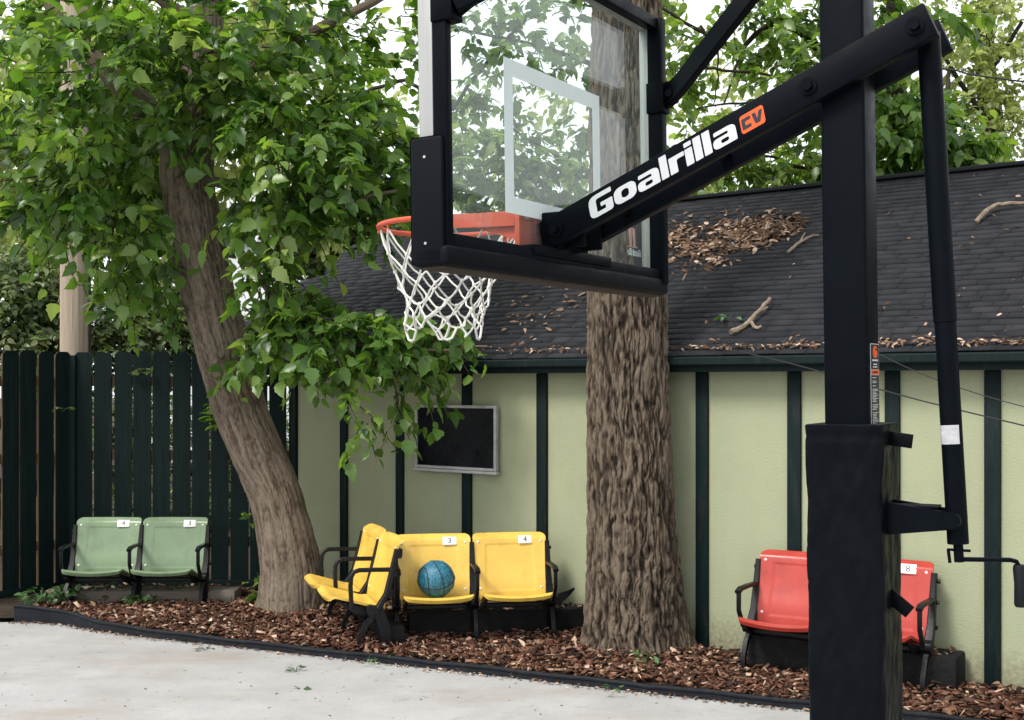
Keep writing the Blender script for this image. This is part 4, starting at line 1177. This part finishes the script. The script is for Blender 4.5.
_, o = timber('black timber under the front facing yellow seats', (-.225, 7.72, 0), R(9), -.42, .82, .17, .36, .150, M['timber'], 160)
tag(o, 'dead leaves on the black timber behind the yellow seats', 'leaf litter', None, 'stuff')
timber('short black timber end under the sideways yellow seats', (-1.10, 7.9, 0), R(-71), -.5, .47, .16, .30, .125, M['timber'])
_, o = timber('thick black timber with leaves on top behind the red seats', (1.757, 6.636, 0), R(-32.9), -.55, .62, .12, .34, .180, M['timber'], 170)
tag(o, 'dead leaves on the thick black timber behind the red seats', 'leaf litter', None, 'stuff')

# basketball on the left seat of the yellow pair that faces the court
My = Matrix.Translation((-.225, 7.72, 0)) @ Matrix.Rotation(R(9), 4, 'Z')
c = My @ Vector((-.255, .035, .268 + .119))
ball = tag(empty('basketball', c), 'blue mottled basketball resting on the yellow seat numbered 3', 'ball')
ball.rotation_euler = (R(20), R(-14), R(25))
MB().sphere((0, 0, 0), .119, (1, 1, 1), 48).build('ball_skin', M['ball'], ball, 180)
mb = MB()
rs = .1187
tt = np.linspace(0, 2 * np.pi, 49)[:-1]
mb.tube([(rs * math.cos(a), rs * math.sin(a), 0) for a in tt], .0034, 6, closed=True)
mb.tube([(0, rs * math.cos(a), rs * math.sin(a)) for a in tt], .0034, 6, closed=True)
for sx in (-1, 1):
    P = []
    for a in tt:
        v = Vector((sx * (.72 + .10 * math.cos(2 * a)), .75 * math.cos(a), .95 * math.sin(a))); v.normalize(); P.append(v * rs)
    mb.tube(P, .0034, 6, closed=True)
mb.build('seam', M['ink'], ball)

# ------------------------------------------------------------------ basketball hoop
hoop_ang = math.atan2(-.5245, .851)
TILT = R(-.75)
P0 = Vector((.1294 + .851 * .934, 3.83 - .5245 * .934, -.04))
piv = Vector((0, 0, 2.48))
Rt = Matrix.Rotation(TILT, 3, 'Y')
hoop = tag(empty('basketball_hoop', P0 - (Rt @ piv - piv)), 'black post mounted basketball hoop with glass backboard, white net and padded post', 'basketball hoop')
hoop.rotation_mode = 'QUATERNION'
hoop.rotation_quaternion = (Rt @ Matrix.Rotation(hoop_ang, 3, 'Z')).to_quaternion()
AOFF = 0.0
def H(a, s, h):
    """a = along the arm from the glass, s = along the board, h = height above the bed"""
    return Vector((a + AOFF - .934, s, h + .04))
BZ = .012      # board sits a touch higher to allow for the post's lean
def hb3(a0, a1, s0, s1, h0, h1):
    return H(a0, s0, h0), H(a1, s1, h1)
# post
MB().box(*hb3(.874, .994, -.06, .06, -.04, 3.25), .009, seg=3).build('post', M['black_metal'], hoop)
MB().box(*hb3(.74, 1.13, -.2, .2, -.04, -.02), .004).build('base_plate', M['black_metal'], hoop)
# padded sleeve: wrinkled vinyl box
def pad_mesh():
    nz, nsd = 150, 26
    half, rc = .104, .022
    ring = []
    for q in range(4):
        ca = q * math.pi / 2
        for i in range(nsd):
            t = -1 + 2 * i / nsd
            ring.append((q, t))
    V = []
    hs = np.linspace(.0, 1.512, nz)
    rot = [((1, 0), (0, 1)), ((0, 1), (-1, 0)), ((-1, 0), (0, -1)), ((0, -1), (1, 0))]
    for h in hs:
        for q, t in ring:
            nrm, tan = rot[q]
            e = half * t
            x = nrm[0] * half + tan[0] * e; y = nrm[1] * half + tan[1] * e
            cx = max(-(half - rc), min(half - rc, x)); cy = max(-(half - rc), min(half - rc, y))
            dx, dy = x - cx, y - cy; dl = math.hypot(dx, dy)
            x, y = cx + dx / dl * rc, cy + dy / dl * rc
            nx_ = x - max(-(half - rc), min(half - rc, x)); ny_ = y - max(-(half - rc), min(half - rc, y)); nl_ = math.hypot(nx_, ny_)
            V.append((x, y, h + .04, nx_ / nl_, ny_ / nl_, q * 2 + t, h))
    V = np.array(V)
    # creases running down from the top and slack folds across
    u = V[:, 5]; h = V[:, 6]
    slack = sstepv(.0, .12, 1.512 - h) * .7 + .3
    d = (fbm(u * 3 + h * 1.5, h * 7 + u * 1.2, None, 3, 4) - .5) * .012 * slack
    d += (fbm(u * 2.5 + h * 5, h * 11 - u * 4, None, 13, 2) - .5) * .007
    cr = np.abs(2 * vnoise(u * 2.2 + h * 1.2, h * 9 - u * 2.5, None, 8) - 1)
    d += -np.exp(-(cr / .12) ** 2) * .0025
    d += -.003 * np.exp(-((1.485 - h) / .006) ** 2)      # stitched hem
    V[:, 0] += V[:, 3] * d; V[:, 1] += V[:, 4] * d
    n = len(ring)
    i = np.arange(nz - 1)[:, None] * n; j = np.arange(n)[None]; jn = (j + 1) % n
    Fq = np.stack([i + j, i + jn, i + n + jn, i + n + j], -1).reshape(-1, 4)
    return V[:, :3], Fq
def sstepv(a, b, x):
    t = np.clip((x - a) / (b - a), 0, 1); return t * t * (3 - 2 * t)
V, Fq = pad_mesh()
pad = mesh_np('post_pad', V, Fq, M['black_vinyl'], hoop, True)
mb = MB()
mb.box((-.10, -.10, 1.512 + .035), (-.064, .10, 1.512 + .043), .003).box((-.063, -.10, 1.547), (.10, -.064, 1.555), .003).box((.064, -.063, 1.547), (.10, .10, 1.555), .003).box((-.063, .064, 1.547), (.063, .10, 1.555), .003)
mb.build('pad_rim', M['black_vinyl'], pad)
for h, an in ((1.475, -8), (1.045, -38)):
    Mx = Matrix.Translation(Vector((.100, .0, h + .04))) @ Matrix.Rotation(R(-an), 4, 'Y')
    MB().box((-.02, -.003, -.019), (.062, .003, .019), .002, Mx).build('strap', M['black_vinyl'], pad)

# lower arm: two beams either side of the post
sl_ = math.atan(.411)
def beam_line(a): return 2.106 + .411 * (a - .0635)
bx = Vector((math.cos(sl_), 0, math.sin(sl_))); bz = Vector((-math.sin(sl_), 0, math.cos(sl_)))
BHh = .094
for s0 in (-.102, .064):
    Mx = Matrix.Translation(H(.0635, s0, beam_line(.0635))) @ Matrix(((bx.x, 0, bz.x, 0), (0, 1, 0, 0), (bx.z, 0, bz.z, 0), (0, 0, 0, 1)))
    L = (1.178 - .0635) / math.cos(sl_)
    mb = MB(); mb.box((-.055, 0, -BHh / 2), (L, .038, BHh / 2), .005, Mx)
    mb.build('arm_beam', M['black_metal'], hoop)
for a in (.0635, .22, .55, 1.14):
    p = H(a, 0, beam_line(a)); MB().cyl(p + Vector((0, -.066, 0)), p + Vector((0, .066, 0)), .018, 12).build('crossbar', M['black_metal'], hoop)
for a in (.0635, .856, 1.14):
    p = H(a, -.1022, beam_line(a)); MB().cyl(p, p + Vector((0, -.006, 0)), .024, 20).cyl(p + Vector((0, -.0055, 0)), p + Vector((0, -.020, 0)), .0145, 6).build('bolt', M['black_metal'], hoop, 30)
# lettering on the near beam
def sh(poly, x0, sx, sy, k=.22):
    return [((x0 + x) * sx + k * y * sy, y * sy) for x, y in poly]
def rrect(x0, y0, x1, y1, c):
    out = []
    for cx, cy, a0 in ((x1 - c, y0 + c, -90), (x1 - c, y1 - c, 0), (x0 + c, y1 - c, 90), (x0 + c, y0 + c, 180)):
        for i in range(6):
            a = R(a0 + 18 * i); out.append((cx + c * math.cos(a), cy + c * math.sin(a)))
    return out
def arc_poly(pts, radii):
    """polygon with rounded corners"""
    out = []
    n = len(pts)
    for i, p in enumerate(pts):
        r = radii[i] if isinstance(radii, (list, tuple)) else radii
        if r <= 0: out.append(p); continue
        a = Vector(pts[i - 1]); b = Vector(p); c = Vector(pts[(i + 1) % n])
        d1 = (a - b); d2 = (c - b)
        rr_ = min(r, d1.length * .49, d2.length * .49)
        p1 = b + d1.normalized() * rr_; p2 = b + d2.normalized() * rr_
        for t in (0, .25, .5, .75, 1):
            q = p1 * (1 - t) ** 2 + b * 2 * t * (1 - t) + p2 * t * t
            out.append((q.x, q.y))
    return out
LT = {
 'G': (1.30, [arc_poly([(1.22, 1.35), (0, 1.35), (0, 0), (1.22, 0), (1.22, .74), (.60, .74), (.60, .50), (.84, .50), (.84, .27), (.38, .27), (.38, 1.07), (1.22, 1.07)], [.05, .45, .35, .2, .06, .03, .03, .03, .03, .05, .15, .05])]),
 'o': (1.22, [rrect(0, 0, 1.14, 1.0, .34), rrect(.38, .25, .76, .75, .16)]),
 'a': (1.18, [arc_poly([(.08, 1.0), (1.10, 1.0), (1.10, 0), (0, 0), (0, .60), (.73, .60), (.73, .77), (.08, .77)], [.08, .34, .04, .26, .24, .03, .06, .04]), rrect(.37, .19, .74, .42, .09)]),
 'l': (.44, [arc_poly([(0, 0), (.36, 0), (.36, 1.38), (0, 1.38)], .04)]),
 'r': (.80, [arc_poly([(0, 0), (.37, 0), (.37, .74), (.76, .74), (.76, 1.0), (0, 1.0)], [.03, .03, .12, .05, .05, .05])]),
 'i': (.44, [arc_poly([(0, 0), (.36, 0), (.36, 1.0), (0, 1.0)], .04), arc_poly([(0, 1.12), (.36, 1.12), (.36, 1.38), (0, 1.38)], .06)]),
}
def word(s, sx, sy, k=.22):
    x = 0; polys = []
    for ch in s:
        w, ps = LT[ch]
        polys += [sh(p, x, sx, sy, k) for p in ps]; x += w
    return polys, x * sx
WORD = 'Goalrilla'
a0 = .175
org = H(a0, -.1030, beam_line(a0)) - bz * .031
Mt = Matrix(((bx.x, bz.x, 0, org.x), (0, 0, -1, org.y), (bx.z, bz.z, 0, org.z), (0, 0, 0, 1)))
tw_ = (.646 - a0) / math.cos(sl_)
polys, wid = word(WORD, 1, 1)
sx = tw_ / wid
polys, wid = word(WORD, sx, .0475, .20)
outline_mesh(polys, .0004, Mt, 'lettering', M['white_paint'], hoop)
ob = (.655 - a0) / math.cos(sl_); oe = (.724 - a0) / math.cos(sl_)
ww = oe - ob
skew = lambda P: [(x + .2 * y, y) for x, y in P]
outline_mesh([skew(rrect(ob, .002, oe, .052, .008))], .0004, Mt, 'emblem', M['orange_paint'], hoop)
Cp = [(.44, .80), (.06, .80), (.06, .20), (.44, .20), (.44, .38), (.20, .38), (.20, .62), (.44, .62)]
Vp = [(.50, .80), (.66, .80), (.70, .42), (.80, .80), (.95, .80), (.80, .20), (.60, .20)]
outline_mesh([skew([(ob + x * ww, 0.002 + y * .050) for x, y in arc_poly(P, .05)]) for P in (Cp, Vp)], .0004, Matrix.Translation((0, -.0009, 0)) @ Mt, 'emblem_lettering', M['ink'], hoop)

AOFF = .025
# upper struts from the board's sides to the post
for s in (-.69, .69):
    mb = MB()
    sg = 1 if s > 0 else -1
    hh = 2.642 + BZ
    mb.bar([H(.06, s - sg * .01, hh), H(.13, s - sg * .045, hh + .035), H(.50, s * .48 + sg * .01, hh + .20), H(.90, sg * .075, hh + .41)], .030, .080)
    mb.build('upper_strut', M['black_metal'], hoop)
    mb = MB()
    mb.box(*hb3(-.002, .066, min(s - sg * .052, s + sg * .006), max(s - sg * .052, s + sg * .006), hh - .055, hh + .055), .004)
    mb.prism([(.05, hh - .05), (.11, hh - .02), (.13, hh + .03), (.10, hh + .06), (.05, hh + .055)], .012, Matrix.Translation(H(0, s - sg * .028, 0)) @ Matrix(((1, 0, 0, 0), (0, 0, 1, 0), (0, 1, 0, 0), (0, 0, 0, 1))))
    p = H(.085, s - sg * .03, hh + .01); mb.cyl(p + Vector((0, -.02, 0)), p + Vector((0, .02, 0)), .014, 8)
    mb.build('strut_bracket', M['black_metal'], hoop)

# backboard
gb, gt = 2.025 + BZ, 2.900 + BZ
board = MB().box(*hb3(-.030, -.018, -.678, .678, gb - .02, gt)).build('backboard', M['glass'], hoop, smooth=False)
mb = MB()
for s0, s1 in ((-.690, -.679), (.679, .690)): mb.box(*hb3(-.046, -.0005, s0, s1, gb - .03, gt + .012), .002)
mb.box(*hb3(-.046, -.0005, -.6785, .6785, gt + .0005, gt + .012), .002)
mb.build('glass_trim', M['alu'], board)
mb = MB()
for s0, s1, a1_ in ((-.690, -.662, .044), (.648, .690, .056)): mb.box(*hb3(.0, a1_, s0, s1, gb - .05, gt + .03), .004)
mb.box(*hb3(.001, .043, -.6615, .6475, gt - .012, gt + .03), .004)
mb.box(*hb3(.001, .043, -.6615, .6475, gb - .05, gb + .002), .004)
mb.build('frame', M['black_metal'], board)
mb = MB()
sb, st_ = 2.129 + BZ, 2.587 + BZ
lw = .050
for lo, hi in (((-.0175, -.303, sb), (-.0168, -.303 + lw, st_)), ((-.0175, .303 - lw, sb), (-.0168, .303, st_)), ((-.0175, -.303 + lw + .0004, sb), (-.0168, .303 - lw - .0004, sb + lw)), ((-.0175, -.303 + lw + .0004, st_ - lw), (-.0168, .303 - lw - .0004, st_))):
    mb.box(H(*lo), H(*hi))
mb.build('target_square', M['frost'], board, smooth=False)
# edge padding: along the bottom and up both corners
mb = MB()
mb.box(*hb3(-.068, .050, -.702, .702, 1.938 + BZ, 1.995 + BZ), .014, seg=3)
for sg in (-1, 1):
    lo, hi = sorted((sg * .702, sg * .6908))
    mb.box(H(-.070, lo, 1.944 + BZ), H(.036, hi, 2.285 + BZ), .009, seg=3)
    lo, hi = sorted((sg * .7, sg * .660)); mb.box(H(-.070, lo, 1.99 + BZ), H(-.050, hi, 2.284 + BZ), .006)
pad_ = mb.build('edge_padding', M['pad_foam'], board)
MB().box(*hb3(-.050, .034, -.69, .69, 1.932 + BZ, 1.9395 + BZ), .002).build('pad_bottom_strip', M['brown_strip'], pad_)  # thin brown strip along the bottom of the edge padding
for h in (2.23, 2.0):
    p = H(-.02, -.702, h + BZ); MB().cyl(p, p + Vector((0, -.003, 0)), .004, 8).build('pad_screw', M['steel'], pad_)
# maker's decal on the front of the pane, seen from behind
polys, wid = word(WORD, .0145, .018, .2)
Mr = Matrix.Translation(H(-.032, .645, 2.075 + BZ)) @ Matrix(((0, 0, 1, 0), (-1, 0, 0, 0), (0, 1, 0, 0), (0, 0, 0, 1)))
outline_mesh(polys, .0003, Mr, 'decal_lettering', M['white_paint'], board)
Pq = [[(.045, .035), (.062, .035), (.066, .098), (.049, .098)], [(.075, .035), (.092, .035), (.096, .098), (.079, .098)], [(.030, .03), (.10, .03), (.10, .034), (.03, .034)]]
outline_mesh(Pq, .0003, Mr, 'decal_emblem', M['pink_decal'], board)
# rim bracket behind the pane and arm clevis
mb = MB()
mb.box(*hb3(-.016, .045, -.095, .095, 2.03 + BZ, 2.150 + BZ), .004)
for s0 in (-.062, .046): mb.box(*hb3(.04, .115, s0, s0 + .016, 2.04 + BZ, 2.15 + BZ), .004)
mb.box(*hb3(.0, .05, -.25, .25, 2.005 + BZ, 2.036 + BZ), .003)
mb.build('clevis', M['black_metal'], hoop)
# rim
RH = 2.150 + BZ
rc_ = -.432
rim = MB()
tt = np.linspace(0, 2 * np.pi, 73)[:-1]
rim.tube([H(rc_ + .229 * math.cos(a), .229 * math.sin(a), RH) for a in tt], .0088, 10, closed=True)
rim.box(*hb3(-.050, -.0325, -.200, .200, RH - .115, RH + .008), .002)
for sg in (-1, 1):
    pts = [(-.05, .19), (-.18, .195), (-.36, .222), (-.36, .214), (-.18, .15), (-.05, .10)]
    rim.prism([(a + AOFF - .934, sg * s) for a, s in pts], .005, Matrix.Translation((0, 0, RH + .04 - .004)))
    rim.prism([(-.05 - .909, RH + .04), (-.30 - .909, RH + .04), (-.27 - .909, RH + .02), (-.05 - .909, RH - .05)], .005, Matrix.Translation((0, sg * .185, 0)) @ Matrix(((1, 0, 0, 0), (0, 0, 1, 0), (0, 1, 0, 0), (0, 0, 0, 1))))
    rim.bar([H(-.05, sg * .197, RH - .026), H(-.17, sg * .200, RH - .022), H(-.35, sg * .219, RH - .014)], .006, .044)
for k in range(12):
    a = k * math.pi / 6 + .13
    p = H(rc_ + .229 * math.cos(a), .229 * math.sin(a), RH); rim.cyl(p + Vector((0, 0, -.006)), p + Vector((0, 0, -.022)), .004, 6)
p_ = H(rc_ - .22, -.06, RH)
rim = rim.build('rim', M['rim_orange'], hoop)
mb = MB()
for s in (-.165, .165):
    p = H(-.0322, s, RH - .018); mb.cyl(p, p + Vector((.010, 0, 0)), .010, 12)
mb.build('rim_bolt', M['steel'], rim)
mb = MB()
for i in range(10):
    w_ = random.uniform(.06, .085); y0 = -.135
    z = RH + .04 - .030 - i * .0078
    mb.box((-.909 - .0322, y0, z), (-.909 - .0316, y0 + (.02 if i == 0 else w_), z + (.005 if i == 0 else .0025)))
mb.build('warning_print', M['ink'], rim, smooth=False)
# net: knotted diamonds, hanging unevenly
rows = [(0, .226, -.012), (1, .196, -.100), (2, .170, -.150), (3, .150, -.195), (4, .136, -.236), (5, .126, -.274), (6, .120, -.309), (7, .120, -.338)]
kn = {}
for k, r, z in rows:
    for i in range(12):
        a = (i + (k % 2) * .5) * math.pi / 6 + .13
        j = .004 + .0012 * k
        rr_ = r + RNG.normal(0, j)
        sway = .012 * k / 7
        kn[k, i] = H(rc_ + rr_ * math.cos(a + RNG.normal(0, .02)) - sway, rr_ * math.sin(a) - sway * .4, RH + z + RNG.normal(0, j * .8))
mb = MB()
def cord(p, q, r=.0032):
    m = (p + q) / 2 + Vector((RNG.normal(0, .003), RNG.normal(0, .003), -.004 + RNG.normal(0, .002)))
    mb.tube([p, p * .45 + m * .55, m, m * .55 + q * .45, q], r, 6)
for k in range(7):
    for i in range(12):
        cord(kn[k, i], kn[k + 1, i]);
        cord(kn[k, i], kn[k + 1, (i + 1) % 12 if k % 2 else (i - 1) % 12])
for k in range(1, 7):
    for i in range(12): mb.sphere(kn[k, i], .0062, (1, 1, 1.3), 8)
for i in range(12):
    p, q = kn[7, i], kn[7, (i + 1) % 12]
    if i % 3 == 0: 
        m = (p + q) / 2 - Vector((0, 0, .035)); mb.tube([p, p * .5 + m * .5 - Vector((0, 0, .012)), m, q * .5 + m * .5 - Vector((0, 0, .012)), q], .0042, 6)
mb.build('net', M['net'], rim)

# height actuator
AOFF = 0.0
top = H(1.150, 0, 2.553); bot = H(1.206, 0, 1.264)
ax = (top - bot).normalized()
mb = MB(); mb.tube([bot - ax * .015, bot, bot + ax * .52, bot + ax * .5205, top], [.027, .0275, .0275, .0300, .0300], 22)
act = mb.build('actuator_tube', M['black_metal'], hoop)
mb = MB(); mb.tube([bot + ax * .198, bot + ax * .248], .0282, 22)
# a band of worn tape covering the side that faces the court
mb.build('tape', M['tape'], act)
for f in list(act.children):
    me = f.data
    bm = bmesh.new(); bm.from_mesh(me)
    rm = [v for v in bm.verts if (v.co - bot).dot(Vector((-.35, -.94, 0))) < .004]
    bmesh.ops.delete(bm, geom=rm, context='VERTS'); bm.to_mesh(me); bm.free()
mb = MB()
for s in (-.046, .036):
    mb.prism([(.985, 1.212), (.985, 1.312), (1.205, 1.284), (1.226, 1.267), (1.220, 1.250), (1.205, 1.240)], .010, Matrix.Translation((-.934, s, .04)) @ Matrix(((1, 0, 0, 0), (0, 0, 1, 0), (0, 1, 0, 0), (0, 0, 0, 1))))
mb.box(H(.985, -.0355, 1.292), H(1.16, .0355, 1.2975))
p = H(1.206, 0, 1.264); mb.cyl(p + Vector((0, -.058, 0)), p + Vector((0, .058, 0)), .016, 14); mb.cyl(p + Vector((0, -.064, 0)), p + Vector((0, -.046, 0)), .022, 14)
mb.build('crank_bracket', M['black_metal'], hoop)
mb = MB()
dn = -ax
mb.tube([bot + dn * .01, bot + dn * .065], .0275, 18); mb.tube([bot + dn * .065, bot + dn * .113], .0125, 12)
q = bot + dn * .082; mb.bar([q + Vector((-.028, 0, 0)), q + Vector((.03, 0, 0))], .012, .006); mb.bar([q + Vector((-.026, 0, 0)), q + Vector((-.022, 0, -.035))], .008, .006, (0, 1, 0))
q = bot + dn * .106
cd = Vector((.93, .36, 0))
mb.tube([q, q + cd * .128, q + cd * .143 + Vector((0, 0, -.004)), q + cd * .149 + Vector((0, 0, -.016)), q + cd * .150 + Vector((0, 0, -.05))], .0062, 10)
crank = mb.build('crank', M['black_metal'], hoop)
g = q + cd * .150
MB().tube([g + Vector((0, 0, -.012)), g + Vector((0, 0, -.022)), g + Vector((.002, 0, -.06)), g + Vector((.002, 0, -.115)), g + Vector((.002, 0, -.122))], [.014, .0165, .0155, .0165, .013], 14).build('grip', M['black_plastic'], crank)
# label on the post's side
Ms = Matrix.Translation(H(.9945, .010, 1.62)) @ Matrix(((0, 0, 1, 0), (1.75, 0, 0, 0), (0, 1, 0, 0), (0, 0, 0, 1)))
stick = outline_mesh([rrect(-.024, -.112, .024, .112, .003)], .0003, Ms, 'warning_label', M['white_paint'], hoop)
def lab(polys, z, name, m): outline_mesh(polys, .0002, Matrix.Translation((z, 0, 0)) @ Ms, name, M[m], stick)
lab([[(-.022, .042), (.022, .042), (.022, .110), (-.022, .110)], [(-.022, -.110), (.022, -.110), (.022, .026), (-.022, .026)]], .0008, 'label_ground', 'sticker_black')
lab([[(-.022, .0275), (.022, .0275), (.022, .0405), (-.022, .0405)]], .0008, 'label_band', 'orange_paint')
lab([arc_poly([(-.012, .082), (-.012, .096), (-.006, .106), (.007, .106), (.012, .098), (.004, .098), (-.003, .096), (.011, .094), (.013, .080), (.006, .073), (-.006, .073)], .004)], .0014, 'label_emblem', 'orange_paint')
ln = []
def lr(x0, x1, y0, y1): ln.append([(x0, y0), (x1, y0), (x1, y1), (x0, y1)])
lr(-.016, .016, .0645, .069); lr(-.010, .010, .054, .0572); lr(-.012, .012, .047, .050)
yq = .020
while yq > -.105:
    lr(-.017, -.017 + random.uniform(.02, .034), yq - .0016, yq); yq -= .0042 if random.random() > .2 else .009
lab(ln, .0014, 'label_print', 'white_paint')
lab([[(-.015, .0315), (.015, .0315), (.015, .0365), (-.015, .0365)]], .0014, 'label_word', 'ink')

# ------------------------------------------------------------------ cables
def cable(label, pts, r):
    S = spline([tuple(p) for p in pts], 24)
    tag(MB().tube([Vector(q) for q in S], r, 6).build('cable', M['cable']), label, 'cable', 'thin black cables')
cable('thin black cable sloping from the eave past the post, lower of two', [pw(742, 352, 6.4), pw(800, 366, 6.1), pw(900, 395, 5.7), pw(1030, 427, 5.3), pw(1250, 478, 4.8), pw(1700, 560, 4.0)], .0035)
cable('thin black cable sloping from the gutter behind the crank tube, upper of two', [pw(872, 351, 6.3), pw(930, 377, 6.0), pw(1030, 408, 5.6), pw(1250, 452, 5.1), pw(1700, 530, 4.2)], .0028)
cable('overhead wire crossing in front of the pale tree', [pw(-300, -60, 12), pw(200, -30, 13), pw(610, 8, 14), pw(700, 42, 14.5), pw(800, 62, 15), pw(940, 68, 16), pw(1030, 82, 17), pw(1400, 110, 20), pw(2000, 100, 26)], .012)

# ------------------------------------------------------------------ weeds
def G(px, py, z=0): return gnd(px, py, z)
plant('weed', 'leafy weeds at the left end of the edging below the side fence', G(42, 604), 60, .07, .16, 1.0, 'leaf_weed', 'weed')
plant('weed', 'dark ivy weed by the left leg of the sage green seats', G(66, 600, .02), 36, .06, .12, 1.0)
plant('weed', 'low weed growing below the joint of the two sage green seats', G(141, 605), 46, .055, .12, .9)
plant('weed', 'trailing weed beneath the right hand sage green seat', G(182, 594), 20, .05, .12, 1.2)
plant('weed', 'small patch of weed under the left sage green seat at the timber', G(105, 592, .05), 24, .05, .10, .8)
plant('weed', 'small leaf cluster at the foot of the big furrowed trunk', G(644, 664), 30, .045, .09, .8)
plant('weed', 'grass tuft growing on the open concrete', G(296, 672, -.04), 14, .045, .04, .4, width=.35)
plant('weed', 'fallen green leaf bits on the concrete below the grass tuft', G(301, 690, -.04), 6, .04, .07, .02, stems=False)
plant('weed', 'tiny green weed at the edging near the leaning trunk', G(205, 650, -.035), 8, .03, .05, .3)
plant('weed', 'tiny weed sprouting in the mulch behind the edging', G(612, 690, 0), 8, .03, .04, .5)
plant('weed', 'leaves lying by the edging below the yellow seats', G(378, 660, -.0), 8, .035, .08, .2, stems=False)
for (px, py, Y, L, lab_) in [(253, 520, 9.2, (-.03, -.02, .45), 'leafy shoot between the fence and the leaning trunk at seat height'), (257, 590, 9.0, (.0, 0, .28), 'short leafy shoot at the foot of the leaning trunk'), (214, 410, 9.65, (-.05, 0, .22), 'leafy shoot poking through the back fence left of the trunk')]:
    plant('shoot', lab_, pw(px, py + 20, Y), 16, .09, .09, axis=L, matn='leaf_front', cat='shoot', stems=False)
plant('creeper', 'dead brown creeper tip on the back fence picket', pw(140, 374, 9.78), 9, .06, .06, .4, 'leaf_bush', 'creeper')
plant('creeper', 'curling creeper tip between the two fences', pw(62, 412, 9.6), 8, .06, .08, .4, 'leaf_bush', 'creeper')
# fallen bits on the concrete
n = 160
P = []
while len(P) < n:
    q = gnd(random.uniform(0, 800), random.uniform(628, 720), -.038)
    P.append(q)
P = np.array([tuple(q) for q in P])
P = P[~in_poly(P[:, 0], P[:, 1], [(p.x, p.y - .02) for p in EP] + [(6, 12), (-6, 12)])]
n = len(P)
V, Fq, Rn = leaves_np(P, np.stack([RNG.normal(0, 1, n), RNG.normal(0, 1, n), RNG.normal(0, .1, n)], 1), np.array([0, 0, 1.]) + RNG.normal(0, .2, (n, 3)), RNG.uniform(.008, .028, n), .6, .2, .3)
tag(mesh_np('court_debris', V, Fq, M['litter'], None, False, Rn), 'tiny dry leaf bits scattered over the concrete', 'leaf litter', None, 'stuff')
# drift of bits against the edging
S = spline([tuple(p) for p in EP], 400)
P = []
for q in S:
    for _ in range(4):
        if RNG.uniform() < .75: P.append((q[0] + RNG.normal(0, .02), q[1] - .02 - abs(RNG.normal(0, .03)), -.036 + RNG.uniform(0, .008)))
P = np.array(P); n = len(P)
V, Fq, Rn = leaves_np(P, np.stack([RNG.normal(0, 1, n), RNG.normal(0, 1, n), RNG.normal(0, .2, n)], 1), np.array([0, 0, 1.]) + RNG.normal(0, .4, (n, 3)), RNG.uniform(.008, .034, n), .6, .2, .3)
tag(mesh_np('edging_debris', V, Fq, M['litter'], None, False, Rn), 'dry leaf bits gathered along the foot of the edging', 'leaf litter', None, 'stuff')

# ------------------------------------------------------------------ camera, light, sky
cam = bpy.data.cameras.new('camera'); co = link(bpy.data.objects.new('camera', cam))
co.location = (0, 0, CH); co.rotation_euler = (R(90), 0, 0)
cam.sensor_width = 36; cam.lens = F * 36 / 1024
cam.shift_y = 25 / 1024
cam.clip_end = 500; cam.clip_start = .05
SC.camera = co

SUN_EL, SUN_AZ = R(50), R(-130)        # azimuth from +Y, negative = left: high, from behind the left shoulder
sd = Vector((math.sin(SUN_AZ) * math.cos(SUN_EL), math.cos(SUN_AZ) * math.cos(SUN_EL), math.sin(SUN_EL)))
sun = bpy.data.lights.new('sun', 'SUN'); sun.energy = 2.7; sun.angle = R(17); sun.color = (1, .95, .88)
so = link(bpy.data.objects.new('sun', sun)); so.rotation_euler = (-sd).to_track_quat('-Z', 'Y').to_euler()
so.location = (0, 0, 12)

w = bpy.data.worlds.new('World'); SC.world = w; w.use_nodes = True
N, L = w.node_tree.nodes, w.node_tree.links
bg = N['Background']
sky = N.new('ShaderNodeTexSky'); sky.sky_type = 'NISHITA'; sky.sun_disc = False
sky.sun_elevation = SUN_EL; sky.sun_rotation = SUN_AZ; sky.air_density = 1.0; sky.dust_density = 3.0
# high overcast: the sky's own light veiled by even white cloud
mx = N.new('ShaderNodeMixRGB'); mx.inputs[0].default_value = .80
mx.inputs[2].default_value = (12.3, 12.6, 12.9, 1)
L.new(sky.outputs[0], mx.inputs[1]); L.new(mx.outputs[0], bg.inputs['Color'])
bg.inputs['Strength'].default_value = .104

SC.view_settings.view_transform = 'Standard'
SC.view_settings.look = 'None'
SC.view_settings.exposure = 0.50
SC.view_settings.gamma = 1.0
SC.cycles.use_denoising = True
SC.cycles.max_bounces = 8
SC.cycles.transparent_max_bounces = 16
